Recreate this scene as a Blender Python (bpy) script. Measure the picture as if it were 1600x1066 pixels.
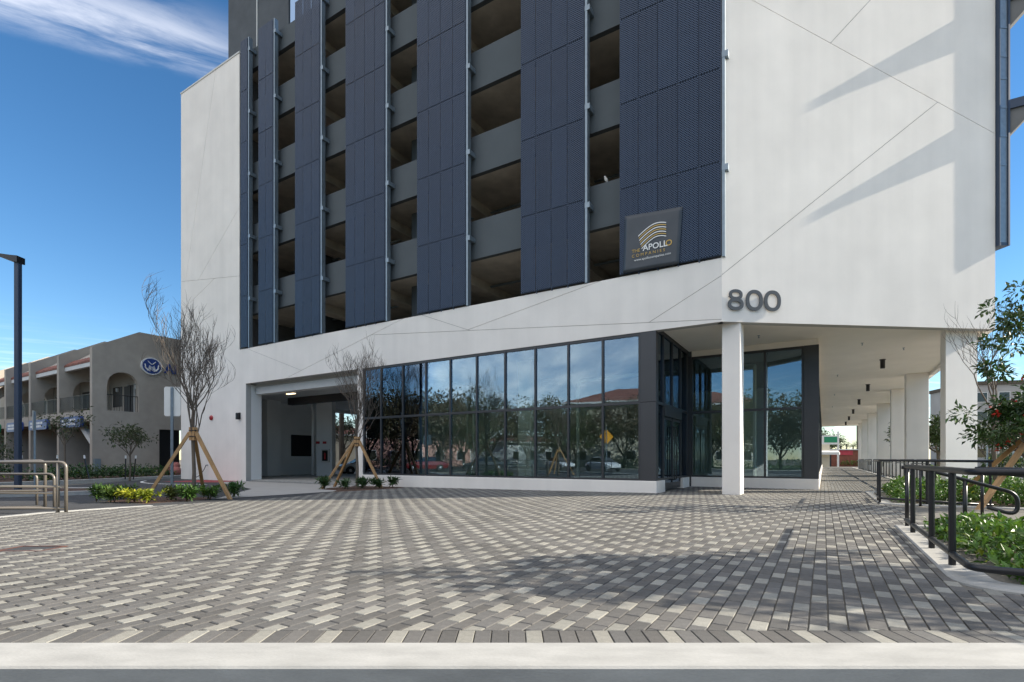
import bpy, bmesh, math, random
import numpy as np
from mathutils import Vector, Matrix
R = math.radians
scene = bpy.context.scene
for o in list(bpy.data.objects): bpy.data.objects.remove(o)

# ------------------------------------------------------------------ camera, sky, sun, exposure
FPX, HPX, CAMH = 801.8, 717.5, 1.07
cd = bpy.data.cameras.new('camera'); cam = bpy.data.objects.new('camera', cd)
scene.collection.objects.link(cam); scene.camera = cam
cam.location = (0, 0, CAMH); cam.rotation_euler = (R(90), 0, 0)
cd.sensor_width = 36; cd.lens = FPX/1600*36
cd.shift_y = (HPX-533)/1600; cd.clip_start = .05; cd.clip_end = 3000
SUN_EL, SUN_AZ = 28.0, 1.0          # azimuth measured from +X towards +Y
sdir = Vector((math.cos(R(SUN_AZ))*math.cos(R(SUN_EL)), math.sin(R(SUN_AZ))*math.cos(R(SUN_EL)), math.sin(R(SUN_EL))))
sl = bpy.data.lights.new('sun', 'SUN'); sl.energy = 4.2; sl.angle = R(.5); sl.color = (1, .91, .77)
so = bpy.data.objects.new('sun', sl); scene.collection.objects.link(so)
so.rotation_euler = sdir.to_track_quat('Z', 'Y').to_euler(); so.location = (60, 0, 40)
w = bpy.data.worlds.new('World'); scene.world = w; w.use_nodes = True
nt = w.node_tree; nt.nodes.clear()
def N(t, **k):
    n = nt.nodes.new(t)
    for a, b in k.items():
        if a in n.inputs.keys() if isinstance(a, str) else False: n.inputs[a].default_value = b
        else: setattr(n, a, b)
    return n
L_ = lambda a, b: nt.links.new(a, b)
sky = N('ShaderNodeTexSky', sky_type='NISHITA', sun_disc=False)
sky.sun_elevation = R(SUN_EL); sky.sun_rotation = R(90-SUN_AZ)
sky.air_density = 1.0; sky.dust_density = .0; sky.ozone_density = 2.6; sky.altitude = 0
tc = N('ShaderNodeTexCoord'); sep = N('ShaderNodeSeparateXYZ'); L_(tc.outputs['Generated'], sep.inputs[0])
zc = N('ShaderNodeMath', operation='MAXIMUM'); L_(sep.outputs['Z'], zc.inputs[0]); zc.inputs[1].default_value = .06
def M2(op, a, b=None, c=None):
    n = nt.nodes.new('ShaderNodeMath'); n.operation = op
    for i, v in enumerate((a, b, c)):
        if v is None: continue
        if isinstance(v, (int, float)): n.inputs[i].default_value = v
        else: L_(v, n.inputs[i])
    return n.outputs[0]
px = M2('DIVIDE', sep.outputs['X'], zc.outputs[0]); py = M2('DIVIDE', sep.outputs['Y'], zc.outputs[0])
# cirrus streak and added fill clouds: coordinates along / across the wind
al = M2('ADD', M2('MULTIPLY', px, .91), M2('MULTIPLY', py, .415))
ac = M2('ADD', M2('MULTIPLY', px, -.415), M2('MULTIPLY', py, .91))
cmb = N('ShaderNodeCombineXYZ'); L_(M2('MULTIPLY', al, 1.1), cmb.inputs[0]); L_(M2('MULTIPLY', ac, 4.2), cmb.inputs[1])
n1 = N('ShaderNodeTexNoise'); n1.inputs['Scale'].default_value = 1.6; n1.inputs['Detail'].default_value = 8; n1.inputs['Roughness'].default_value = .62; n1.inputs['Distortion'].default_value = .5
L_(cmb.outputs[0], n1.inputs['Vector'])
def SS(v, a, b):
    n = nt.nodes.new('ShaderNodeMapRange'); n.interpolation_type = 'SMOOTHSTEP'; L_(v, n.inputs[0])
    n.inputs[1].default_value = a; n.inputs[2].default_value = b; n.inputs[3].default_value = 0; n.inputs[4].default_value = 1
    return n.outputs[0]
n2 = N('ShaderNodeTexNoise'); n2.inputs['Scale'].default_value = .42; n2.inputs['Detail'].default_value = 3; L_(cmb.outputs[0], n2.inputs['Vector'])
fill_deck = SS(M2('ADD', ac, M2('MULTIPLY', n2.outputs[0], .5)), 1.45, .75)  # cloud cover added outside the view, masked to brighten the shaded facade
fill_deck = M2('MULTIPLY', fill_deck, M2('MULTIPLY', SS(ac, -2.6, -1.0), SS(al, 1.1, -.1)))
n3 = N('ShaderNodeTexNoise'); n3.inputs['Scale'].default_value = .75; n3.inputs['Detail'].default_value = 4; n3.inputs['Roughness'].default_value = .45; L_(cmb.outputs[0], n3.inputs['Vector'])
fill_cloud = M2('MULTIPLY', M2('ADD', M2('MULTIPLY', SS(n1.outputs[0], .34, .74), .18), M2('MULTIPLY_ADD', SS(n3.outputs[0], .34, .68), .40, .36)), fill_deck)
band = SS(M2('ABSOLUTE', M2('SUBTRACT', ac, M2('ADD', M2('MULTIPLY', n1.outputs[0], .16), 1.36))), .17, .0)
bandm = M2('MULTIPLY', M2('MULTIPLY', band, SS(n1.outputs[0], .30, .66)), M2('MULTIPLY', SS(al, .1, -.3), SS(al, -.9, -.45)))
low = M2('MULTIPLY', SS(sep.outputs['Z'], .22, .0), M2('MULTIPLY', SS(n1.outputs[0], .46, .74), .35))
cm = M2('MINIMUM', M2('ADD', M2('ADD', M2('MULTIPLY', bandm, .30), M2('MULTIPLY', fill_cloud, .80)), low), .9)
hs_ = N('ShaderNodeHueSaturation'); L_(sky.outputs[0], hs_.inputs['Color']); hs_.inputs['Saturation'].default_value = 1.24; hs_.inputs['Value'].default_value = .68
mx = N('ShaderNodeMix', data_type='RGBA'); L_(cm, mx.inputs['Factor']); L_(hs_.outputs[0], mx.inputs[6])
mx.inputs[7].default_value = (10.6, 10.2, 9.8, 1)
bg = N('ShaderNodeBackground'); L_(mx.outputs[2], bg.inputs[0]); bg.inputs[1].default_value = .125
wo = N('ShaderNodeOutputWorld'); L_(bg.outputs[0], wo.inputs[0])
scene.view_settings.view_transform = 'Standard'; scene.view_settings.look = 'None'
scene.view_settings.exposure = 1.06; scene.view_settings.gamma = 1
try: scene.view_settings.use_curve_mapping = False
except Exception: pass
scene.render.engine = 'CYCLES'
scene.cycles.use_denoising = True
scene.cycles.max_bounces = 14; scene.cycles.diffuse_bounces = 8; scene.cycles.glossy_bounces = 4; scene.cycles.transparent_max_bounces = 24
scene.cycles.sample_clamp_indirect = 6

# ------------------------------------------------------------------ materials
def lin(c): return tuple(((v/255/12.92) if v <= 10.3 else (((v/255)+.055)/1.055)**2.4) for v in c)
def mat(name, col, rough=.7, metal=0, var=.12, scale=3., fine=0, bump=0, bscale=60., spec=.5, attr=None, var2=0, scale2=.4, trans=0, emit=None, estr=0, stretch=None, coat=0, streak=0):
    """procedural principled material: base colour, two scales of noise variation, bump"""
    m = bpy.data.materials.new(name); m.use_nodes = True; t = m.node_tree; t.nodes.clear()
    nn = lambda k: t.nodes.new(k); lk = t.links.new
    out = nn('ShaderNodeOutputMaterial'); p = nn('ShaderNodeBsdfPrincipled'); lk(p.outputs[0], out.inputs[0])
    p.inputs['Roughness'].default_value = rough; p.inputs['Metallic'].default_value = metal
    p.inputs['Specular IOR Level'].default_value = spec
    if coat: p.inputs['Coat Weight'].default_value = coat
    tcn = nn('ShaderNodeTexCoord'); vec = tcn.outputs['Object']
    if stretch:
        mp = nn('ShaderNodeMapping'); mp.inputs['Scale'].default_value = stretch; lk(vec, mp.inputs[0]); vec = mp.outputs[0]
    if attr:
        a = nn('ShaderNodeAttribute'); a.attribute_name = attr; base = a.outputs['Color']
    else:
        c = nn('ShaderNodeRGB'); c.outputs[0].default_value = (*col, 1); base = c.outputs[0]
    def vary(base, amount, sc, det=6):
        if amount <= 0: return base
        n = nn('ShaderNodeTexNoise'); n.inputs['Scale'].default_value = sc; n.inputs['Detail'].default_value = det; lk(vec, n.inputs['Vector'])
        mr = nn('ShaderNodeMapRange'); lk(n.outputs[0], mr.inputs[0]); mr.inputs[1].default_value = .25; mr.inputs[2].default_value = .75
        mr.inputs[3].default_value = 1-amount; mr.inputs[4].default_value = 1+amount
        v = nn('ShaderNodeVectorMath'); v.operation = 'SCALE'; lk(base, v.inputs[0]); lk(mr.outputs[0], v.inputs['Scale'])
        return v.outputs[0]
    base = vary(base, var, scale); base = vary(base, var2, scale2, 3); base = vary(base, fine, 140, 2)
    if streak:                              # faint vertical run-off streaks
        mp2 = nn('ShaderNodeMapping'); mp2.inputs['Scale'].default_value = (1.6, 1.6, .07); lk(tcn.outputs['Object'], mp2.inputs[0]); old = vec; vec = mp2.outputs[0]; base = vary(base, streak, 1.6, 5); vec = old
    lk(base, p.inputs['Base Color'])
    if bump:
        n = nn('ShaderNodeTexNoise'); n.inputs['Scale'].default_value = bscale; n.inputs['Detail'].default_value = 5; lk(vec, n.inputs['Vector'])
        b = nn('ShaderNodeBump'); b.inputs['Strength'].default_value = bump; b.inputs['Distance'].default_value = .01
        lk(n.outputs[0], b.inputs['Height']); lk(b.outputs[0], p.inputs['Normal'])
    if trans:
        p.inputs['Transmission Weight'].default_value = 0
        tr = nn('ShaderNodeBsdfTranslucent'); lk(base, tr.inputs[0]); mixs = nn('ShaderNodeMixShader'); mixs.inputs[0].default_value = trans
        lk(p.outputs[0], mixs.inputs[1]); lk(tr.outputs[0], mixs.inputs[2]); lk(mixs.outputs[0], out.inputs[0])
    if emit: p.inputs['Emission Color'].default_value = (*emit, 1); p.inputs['Emission Strength'].default_value = estr
    return m
def glass_mat(name, tint, refl, base):
    m = bpy.data.materials.new(name); m.use_nodes = True; t = m.node_tree; t.nodes.clear()
    nn = lambda k: t.nodes.new(k); lk = t.links.new
    out = nn('ShaderNodeOutputMaterial'); tr = nn('ShaderNodeBsdfTransparent'); tr.inputs[0].default_value = (*tint, 1)
    gl = nn('ShaderNodeBsdfGlossy'); gl.inputs['Roughness'].default_value = .0; gl.inputs[0].default_value = (*refl, 1)
    n = nn('ShaderNodeTexNoise'); n.inputs['Scale'].default_value = .9; tcn = nn('ShaderNodeTexCoord'); lk(tcn.outputs['Object'], n.inputs['Vector'])
    b = nn('ShaderNodeBump'); b.inputs['Strength'].default_value = .05; b.inputs['Distance'].default_value = .02; lk(n.outputs[0], b.inputs['Height']); lk(b.outputs[0], gl.inputs['Normal'])
    fr = nn('ShaderNodeFresnel'); fr.inputs['IOR'].default_value = 1.5
    ad = nn('ShaderNodeMath'); ad.operation = 'ADD'; ad.use_clamp = True; lk(fr.outputs[0], ad.inputs[0]); ad.inputs[1].default_value = base
    mi = nn('ShaderNodeMixShader'); lk(ad.outputs[0], mi.inputs[0]); lk(tr.outputs[0], mi.inputs[1]); lk(gl.outputs[0], mi.inputs[2]); lk(mi.outputs[0], out.inputs[0])
    return m
def perforated_mat(name, col):
    """painted aluminium sheet punched with a staggered grid of round holes (see-through holes, tinted dark for the shade behind)"""
    m = bpy.data.materials.new(name); m.use_nodes = True; t = m.node_tree; t.nodes.clear()
    nn = lambda k: t.nodes.new(k); lk = t.links.new
    out = nn('ShaderNodeOutputMaterial'); p = nn('ShaderNodeBsdfPrincipled'); p.inputs['Roughness'].default_value = .42; p.inputs['Metallic'].default_value = .0
    tcn = nn('ShaderNodeTexCoord'); oi = nn('ShaderNodeObjectInfo')
    mr = nn('ShaderNodeMapRange'); lk(oi.outputs['Random'], mr.inputs[0]); mr.inputs[3].default_value = .9; mr.inputs[4].default_value = 1.1
    n = nn('ShaderNodeTexNoise'); n.inputs['Scale'].default_value = 1.3; n.inputs['Detail'].default_value = 4; lk(tcn.outputs['Object'], n.inputs['Vector'])
    ml = nn('ShaderNodeMath'); ml.operation = 'MULTIPLY_ADD'; lk(n.outputs[0], ml.inputs[0]); ml.inputs[1].default_value = .3; lk(mr.outputs[0], ml.inputs[2])
    v = nn('ShaderNodeVectorMath'); v.operation = 'SCALE'; v.inputs[0].default_value = col; lk(ml.outputs[0], v.inputs['Scale']); lk(v.outputs[0], p.inputs['Base Color'])
    s = nn('ShaderNodeSeparateXYZ'); lk(tcn.outputs['Object'], s.inputs[0])
    def ma(op, a, b=None, c=None):
        q = nn('ShaderNodeMath'); q.operation = op
        for i, x in enumerate((a, b, c)):
            if x is None: continue
            if isinstance(x, (int, float)): q.inputs[i].default_value = x
            else: lk(x, q.inputs[i])
        return q.outputs[0]
    P, Q = .0781, .0710
    def cell(ox, oz):
        u = ma('SUBTRACT', ma('FRACT', ma('MULTIPLY_ADD', s.outputs[0], 1/P, ox)), .5); q = ma('SUBTRACT', ma('FRACT', ma('MULTIPLY_ADD', s.outputs[2], 1/Q, oz)), .5)
        u = ma('MULTIPLY', u, P); q = ma('MULTIPLY', q, Q)
        return ma('LESS_THAN', ma('ADD', ma('MULTIPLY', u, u), ma('MULTIPLY', q, q)), .0185**2)
    hole = ma('MAXIMUM', cell(0, 0), cell(.5, .5))
    tr = nn('ShaderNodeBsdfTransparent'); mi = nn('ShaderNodeMixShader'); tr.inputs[0].default_value = (.22, .24, .27, 1); lk(hole, mi.inputs[0]); lk(p.outputs[0], mi.inputs[1]); lk(tr.outputs[0], mi.inputs[2]); lk(mi.outputs[0], out.inputs[0])  # hole tint paints in the shade behind the sheet
    return m
MT = dict(
 stucco=mat('white_stucco', (.84, .795, .735), .9, var=.05, scale=.9, var2=.045, scale2=.25, fine=.03, bump=.25, bscale=90, streak=.035),
 soffit=mat('soffit_stucco', (.84, .78, .69), .92, var=.04, scale=1.0, fine=.03, bump=.25, bscale=70),
 joint=mat('reveal_joint', (.42, .41, .39), .9, var=.05),
 spandrel=mat('grey_painted_wall', (.085, .100, .110), .85, var=.06, scale=1.5, bump=.15, bscale=80),
 towerwall=mat('charcoal_stucco', (.075, .085, .095), .85, var=.16, scale=.6, var2=.1, scale2=2.5, bump=.2, bscale=70),
 slab=mat('board_concrete', (.52, .475, .40), .9, var=.22, scale=.7, var2=.15, scale2=2.2, fine=.06, bump=.3, bscale=30),
 shopwall=mat('shop_drywall', (.62, .62, .60), .9, var=.08),
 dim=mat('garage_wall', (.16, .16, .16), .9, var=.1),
 garagewhite=mat('garage_paint', (.74, .75, .74), .85, var=.05, scale=.8),
 perf=perforated_mat('perforated_navy_panel', (.018, .043, .092)),
 navy=mat('navy_frame', (.03, .05, .09), .45, var=.06),
 galv=mat('galvanised_steel', (.22, .27, .31), .42, metal=.55, var=.12, scale=9, bump=.05),
 alu=mat('dark_bronze_aluminium', (.035, .038, .042), .38, var=.06, scale=4),
 pilaster=mat('charcoal_metal_cladding', (.045, .048, .053), .42, var=.06, scale=2),
 glass=glass_mat('low_e_glass', (.80, .87, .82), (.62, .79, 1.0), .12),
 clear=glass_mat('clear_glass', (.70, .76, .72), (.9, .96, 1.0), .12),
 towerglass=glass_mat('blue_tower_glass', (.05, .08, .12), (.55, .75, 1.0), .45),
 paver=mat('concrete_paver', (.2, .2, .2), .88, var=.13, scale=22, fine=.14, bump=.35, bscale=240, attr='col', var2=.16, scale2=.9, spec=.25),
 sand=mat('joint_sand', (.15, .14, .12), .95, var=.2, scale=30, bump=.4),
 kerb=mat('pale_concrete', (.37, .365, .343), .9, var=.08, scale=2.2, var2=.13, scale2=9, fine=.05, bump=.2, bscale=120, stretch=(.35, 1, 1)),
 walk=mat('sidewalk_concrete', (.38, .365, .34), .92, var=.08, scale=1.5, fine=.05, bump=.25, bscale=110),
 asphalt=mat('asphalt', (.042, .043, .046), .9, var=.18, scale=1.1, fine=.25, bump=.5, bscale=160),
 paint=mat('road_paint', (.75, .75, .73), .8, var=.08, scale=8),
 redpaint=mat('red_paint', (.28, .035, .04), .8, var=.15, scale=8),
 mulch=mat('brown_mulch', (.085, .045, .028), .95, var=.45, scale=18, fine=.3, bump=.9, bscale=50),
 grass=mat('lawn_turf', (.05, .085, .02), .95, var=.3, scale=3, fine=.3, bump=.8, bscale=60),
 earth=mat('bare_ground', (.16, .14, .11), .95, var=.2, scale=.5),
 black=mat('black_powder_coat', (.014, .014, .016), .38, var=.1, scale=12),
 bronze=mat('taupe_metal_rail', (.21, .185, .155), .34, metal=.35, var=.07, scale=8),
 bark=mat('smooth_grey_bark', (.14, .112, .085), .9, var=.3, scale=14, bump=.6, bscale=40, stretch=(1, 1, .3)),
 twig=mat('grey_twig', (.13, .105, .083), .9, var=.15, scale=6),
 oakbark=mat('dark_bark', (.085, .07, .055), .95, var=.3, scale=10, bump=.8, bscale=25, stretch=(1, 1, .3)),
 lumber=mat('pine_lumber', (.42, .25, .115), .8, var=.2, scale=5, stretch=(1, 1, .2), bump=.2),
 lumberdark=mat('aged_lumber', (.30, .165, .06), .85, var=.25, scale=5, stretch=(1, 1, .2), bump=.2),
 leaf=mat('glossy_leaf', (.045, .105, .018), .43, var=.35, scale=2.2, trans=.28, attr='col', spec=.6),
 leafdull=mat('tree_leaf', (.05, .08, .02), .55, var=.3, scale=1.5, trans=.22, attr='col'),
 flower=mat('red_blossom', (.55, .03, .015), .6, var=.2, trans=.25),
 signback=mat('aluminium_sign_back', (.80, .79, .74), .55, metal=.0, var=.06, scale=3),
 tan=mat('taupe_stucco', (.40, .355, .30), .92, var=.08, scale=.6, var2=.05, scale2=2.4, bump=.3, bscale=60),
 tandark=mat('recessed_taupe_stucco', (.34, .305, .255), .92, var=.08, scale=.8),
 tile=mat('red_clay_tile', (.22, .085, .06), .85, var=.3, scale=4, bump=.3),
 trim=mat('white_trim', (.62, .62, .60), .75, var=.05),
 dark=mat('dark_opening', (.012, .012, .014), .6, var=.1),
 bluesign=mat('blue_sign_face', (.025, .06, .24), .45, var=.08),
 greensign=mat('green_sign_face', (.01, .20, .09), .5, var=.05),
 redsign=mat('red_awning', (.42, .045, .06), .75, var=.08),
 white=mat('white_print', (.80, .80, .78), .6, var=.03),
 gold=mat('gold_print', (.55, .36, .09), .55, var=.05),
 banner=mat('banner_vinyl', (.040, .049, .060), .40, var=.10, scale=3.5, bump=.25, bscale=5),
 digit=mat('charcoal_number', (.05, .058, .066), .45, var=.04),
 pink=mat('pink_stucco', (.56, .31, .25), .9, var=.06, scale=.5),
 cream=mat('cream_stucco', (.60, .54, .42), .9, var=.06, scale=.5),
 greybldg=mat('grey_apartment_wall', (.34, .33, .32), .9, var=.1, scale=.4),
 brick=mat('red_brick', (.22, .075, .045), .9, var=.2, scale=3),
 yellow=mat('orange_warning_sign', (.85, .36, .015), .5, var=.05),
 rubber=mat('tyre_rubber', (.018, .018, .018), .8, var=.1),
 chrome=mat('alloy_rim', (.5, .5, .52), .3, metal=.9, var=.05),
 carwhite=mat('white_car_paint', (.62, .63, .64), .25, var=.02, coat=.6),
 cardark=mat('dark_car_paint', (.03, .033, .04), .25, var=.02, coat=.6),
 carred=mat('maroon_car_paint', (.16, .012, .015), .25, var=.02, coat=.6),
 carglass=mat('car_window', (.012, .014, .016), .06, var=0, spec=.8),
 lamp=mat('lit_lamp_lens', (.9, .75, .5), .5, var=0, emit=(1, .78, .48), estr=1.5),
 redlamp=mat('red_plastic', (.38, .02, .025), .35, var=.05),
 palmleaf=mat('palm_frond', (.05, .09, .025), .5, var=.25, scale=2, trans=.2, attr='col'),
 rust=mat('rusty_iron', (.12, .05, .035), .8, metal=.2, var=.35, scale=12, bump=.5),
 bird=mat('pale_feathers', (.66, .64, .60), .85, var=.1, scale=20),
 skin=mat('rose_fabric', (.42, .16, .14), .9, var=.15),
)

# ------------------------------------------------------------------ helpers
C = scene.collection
ORI = {}                                    # world origin of every root (for building children in world coordinates)
def thing(name, loc, label, cat, group=None):
    o = bpy.data.objects.new(name, None); C.objects.link(o); o.empty_display_size = .2
    o.location = loc; o['label'] = label; o['category'] = cat
    if group: o['group'] = group
    ORI[o.name] = Vector(loc); return o
def tag(o, label=None, cat=None, group=None, kind=None):
    for k, v in (('label', label), ('category', cat), ('group', group), ('kind', kind)):
        if v: o[k] = v
    return o
class MB:
    def __init__(s): s.v = []; s.f = []; s.m = []; s.c = []
    def add(s, verts, faces, mi=0, col=None):
        n = len(s.v); s.v.extend([tuple(p) for p in verts])
        for f in faces:
            s.f.append(tuple(n+i for i in f)); s.m.append(mi)
            if col is not None: s.c.append(col)
    def build(s, name, mats, parent=None, loc=None, smooth=False, normals=True):
        if not isinstance(mats, (list, tuple)): mats = [mats]
        base = ORI[parent.name] if parent is not None and parent.name in ORI else Vector((0, 0, 0))
        own = Vector(loc) if loc is not None else base
        me = bpy.data.meshes.new(name)
        me.from_pydata([(p[0]-own.x, p[1]-own.y, p[2]-own.z) for p in s.v], [], s.f)
        for m in mats: me.materials.append(MT[m] if isinstance(m, str) else m)
        if len(mats) > 1: me.polygons.foreach_set('material_index', s.m)
        if s.c:
            at = me.color_attributes.new('col', 'FLOAT_COLOR', 'CORNER')
            buf = np.empty((len(me.loops), 4), np.float32); i = 0
            for f, c in zip(s.f, s.c): buf[i:i+len(f)] = (*c, 1); i += len(f)
            at.data.foreach_set('color', buf.ravel())
        if smooth: me.polygons.foreach_set('use_smooth', [True]*len(me.polygons))
        me.update()
        if normals and len(s.f) < 20000:
            bm = bmesh.new(); bm.from_mesh(me); bmesh.ops.recalc_face_normals(bm, faces=bm.faces); bm.to_mesh(me); bm.free()
        o = bpy.data.objects.new(name, me); C.objects.link(o)
        if parent is not None:
            o.parent = parent; o.location = own-base
        else: o.location = own if loc is not None else (0, 0, 0)
        ORI[o.name] = own.copy()
        return o
def inst(src, name, loc, parent=None):      # one more object on shared mesh data
    o = bpy.data.objects.new(name, src.data if hasattr(src, 'data') else src); C.objects.link(o)
    if parent is not None: o.parent = parent; o.location = Vector(loc)-ORI[parent.name]
    else: o.location = loc
    ORI[o.name] = Vector(loc); return o
def copy_tree(o, loc=None, label=None, rz=None, parent=None):
    c = o.copy(); C.objects.link(c)
    if parent is not None: c.parent = parent
    if loc is not None: c.location = loc
    if label: c['label'] = label
    if rz is not None: c.rotation_euler = (0, 0, rz)
    ORI[c.name] = Vector(c.location)
    for ch in list(o.children): copy_tree(ch, parent=c)
    return c
class Fr:
    """local frame: u along the wall, n outward, z up"""
    def __init__(s, o, u, n=None):
        s.o = Vector((o[0], o[1], 0)); s.u = Vector((u[0], u[1], 0)).normalized()
        s.n = Vector((n[0], n[1], 0)).normalized() if n is not None else Vector((s.u.y, -s.u.x, 0))
    def P(s, a, b, z): return s.o+s.u*a+s.n*b+Vector((0, 0, z))
BOXF = [(0, 3, 2, 1), (4, 5, 6, 7), (0, 1, 5, 4), (1, 2, 6, 5), (2, 3, 7, 6), (3, 0, 4, 7)]
def box(mb, fr, a0, a1, b0, b1, z0, z1, mi=0, col=None):
    q = [(a0, b0), (a1, b0), (a1, b1), (a0, b1)]
    mb.add([fr.P(a, b, z0) for a, b in q]+[fr.P(a, b, z1) for a, b in q], BOXF, mi, col)
def cbox(mb, fr, a0, a1, b0, b1, z0, z1, c=.01, mi=0):
    """box with small chamfers on all vertical edges and the top"""
    def ring(i, z): return [fr.P(a, b, z) for a, b in ((a0+i+c, b0+i), (a1-i-c, b0+i), (a1-i, b0+i+c), (a1-i, b1-i-c), (a1-i-c, b1-i), (a0+i+c, b1-i), (a0+i, b1-i-c), (a0+i, b0+i+c))]
    v = ring(0, z0)+ring(0, z1-c)+ring(c, z1); f = []
    for k in (0, 8):
        for i in range(8): f.append((k+i, k+(i+1) % 8, k+8+(i+1) % 8, k+8+i))
    f += [tuple(range(16, 24)), tuple(range(7, -1, -1))]
    mb.add(v, f, mi)
def prism(mb, pts, z0, z1, mi=0, col=None):
    n = len(pts); v = [(p[0], p[1], z0) for p in pts]+[(p[0], p[1], z1) for p in pts]
    mb.add(v, [tuple(range(n-1, -1, -1)), tuple(range(n, 2*n))]+[(i, (i+1) % n, n+(i+1) % n, n+i) for i in range(n)], mi, col)
def wallprism(mb, fr, poly, b0, b1, mi=0):
    """polygon in (a, z) extruded from b0 to b1"""
    n = len(poly); v = [fr.P(a, b0, z) for a, z in poly]+[fr.P(a, b1, z) for a, z in poly]
    mb.add(v, [tuple(range(n)), tuple(range(2*n-1, n-1, -1))]+[(i, (i+1) % n, n+(i+1) % n, n+i) for i in range(n)], mi)
def tube(mb, pts, rad, sides=8, mi=0, col=None, caps=True):
    pts = [Vector(p) for p in pts]; n = len(pts)
    if isinstance(rad, (int, float)): rad = [rad]*n
    rings = []; prev = None; base = len(mb.v); v = []
    for i, p in enumerate(pts):
        t = (pts[min(i+1, n-1)]-pts[max(i-1, 0)])
        t = t.normalized() if t.length > 1e-9 else Vector((0, 0, 1))
        if prev is None: x = t.orthogonal().normalized()
        else:
            x = prev-t*prev.dot(t); x = x.normalized() if x.length > 1e-6 else t.orthogonal().normalized()
        prev = x; y = t.cross(x)
        for k in range(sides):
            an = 2*math.pi*k/sides; v.append(p+(x*math.cos(an)+y*math.sin(an))*rad[i])
    f = []
    for i in range(n-1):
        for k in range(sides):
            f.append((i*sides+k, i*sides+(k+1) % sides, (i+1)*sides+(k+1) % sides, (i+1)*sides+k))
    if caps: f.append(tuple(range(sides-1, -1, -1))); f.append(tuple((n-1)*sides+k for k in range(sides)))
    mb.add(v, f, mi, col)
def bend(pts, r=.12, n=5):
    """round the inner corners of a polyline"""
    pts = [Vector(p) for p in pts]; out = [pts[0]]
    for i in range(1, len(pts)-1):
        a, b, c = pts[i-1], pts[i], pts[i+1]
        d1 = (a-b); d2 = (c-b); rr = min(r, d1.length*.45, d2.length*.45)
        p, q = b+d1.normalized()*rr, b+d2.normalized()*rr
        for k in range(n+1):
            t = k/n; out.append(p*(1-t)**2+b*2*t*(1-t)+q*t*t)
    out.append(pts[-1]); return out
def bar(mb, p, q, wdt, dpt, mi=0):
    p, q = Vector(p), Vector(q); t = (q-p).normalized(); x = t.cross(Vector((0, 0, 1)))
    x = x.normalized() if x.length > 1e-4 else Vector((1, 0, 0)); y = t.cross(x)
    v = []
    for e in (p, q):
        for i, j in ((-1, -1), (1, -1), (1, 1), (-1, 1)): v.append(e+x*wdt/2*i+y*dpt/2*j)
    mb.add(v, BOXF, mi)
def lathe(mb, c, prof, sides=16, mi=0):
    v = []; f = []
    for r, z in prof:
        for k in range(sides): v.append((c[0]+r*math.cos(2*math.pi*k/sides), c[1]+r*math.sin(2*math.pi*k/sides), c[2]+z))
    for i in range(len(prof)-1):
        for k in range(sides): f.append((i*sides+k, i*sides+(k+1) % sides, (i+1)*sides+(k+1) % sides, (i+1)*sides+k))
    f.append(tuple(range(sides-1, -1, -1))); f.append(tuple((len(prof)-1)*sides+k for k in range(sides)))
    mb.add(v, f, mi)
def split(poly, p, q):
    """split a convex (a,z) polygon by the line p-q"""
    s = lambda t: (q[0]-p[0])*(t[1]-p[1])-(q[1]-p[1])*(t[0]-p[0])
    L, Rr = [], []
    for i, a in enumerate(poly):
        b = poly[(i+1) % len(poly)]; sa, sb = s(a), s(b)
        if sa >= 0: L.append(a)
        if sa <= 0: Rr.append(a)
        if sa*sb < 0:
            k = sa/(sa-sb); m = (a[0]+(b[0]-a[0])*k, a[1]+(b[1]-a[1])*k); L.append(m); Rr.append(m)
    return L, Rr
def inset(poly, d, keep):
    """inset every edge of a convex polygon except those lying on the keep() boundary"""
    n = len(poly); cx = sum(p[0] for p in poly)/n; cz = sum(p[1] for p in poly)/n
    lines = []
    for i in range(n):
        a, b = poly[i], poly[(i+1) % n]; dx, dz = b[0]-a[0], b[1]-a[1]; l = math.hypot(dx, dz)
        if l < 1e-6: continue
        nx, nz = -dz/l, dx/l
        if (cx-a[0])*nx+(cz-a[1])*nz < 0: nx, nz = -nx, -nz
        k = 0 if keep(a, b) else d
        lines.append((a[0]+nx*k, a[1]+nz*k, dx/l, dz/l))
    out = []
    for i in range(len(lines)):
        x1, z1, u1, w1 = lines[i-1]; x2, z2, u2, w2 = lines[i]
        den = u1*w2-w1*u2
        if abs(den) < 1e-9: out.append((x2, z2)); continue
        t = ((x2-x1)*w2-(z2-z1)*u2)/den; out.append((x1+u1*t, z1+w1*t))
    return out
def new_text(txt, fr, a, b, z, size, depth, name, matn, parent, rev=False, spacing=1.0, bold=0):
    """raised or printed lettering, one object for each character"""
    def make(body):
        cu = bpy.data.curves.new(name, 'FONT'); cu.body = body; cu.size = size; cu.extrude = depth; cu.space_character = spacing; cu.offset = bold; cu.resolution_u = 3
        t = bpy.data.objects.new(name+'_tmp', cu); C.objects.link(t)
        me = bpy.data.meshes.new_from_object(t.evaluated_get(bpy.context.evaluated_depsgraph_get())); bpy.data.objects.remove(t); return me
    u = -fr.u if rev else fr.u; o = fr.P(a, b, z); base = ORI[parent.name]
    for i, ch in enumerate(txt):
        me = make(ch); xs = [v.co.x for v in me.vertices]
        full = make(txt[:i+1]); off = max(v.co.x for v in full.vertices)-max(xs)
        me.name = name; me.materials.clear(); me.materials.append(MT[matn])
        for v in me.vertices:
            x, y, zz = v.co; v.co = o-base+u*(x+off)+Vector((0, 0, 1))*y+fr.n*zz
        ob = bpy.data.objects.new(name, me); C.objects.link(ob); ob.parent = parent

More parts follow.
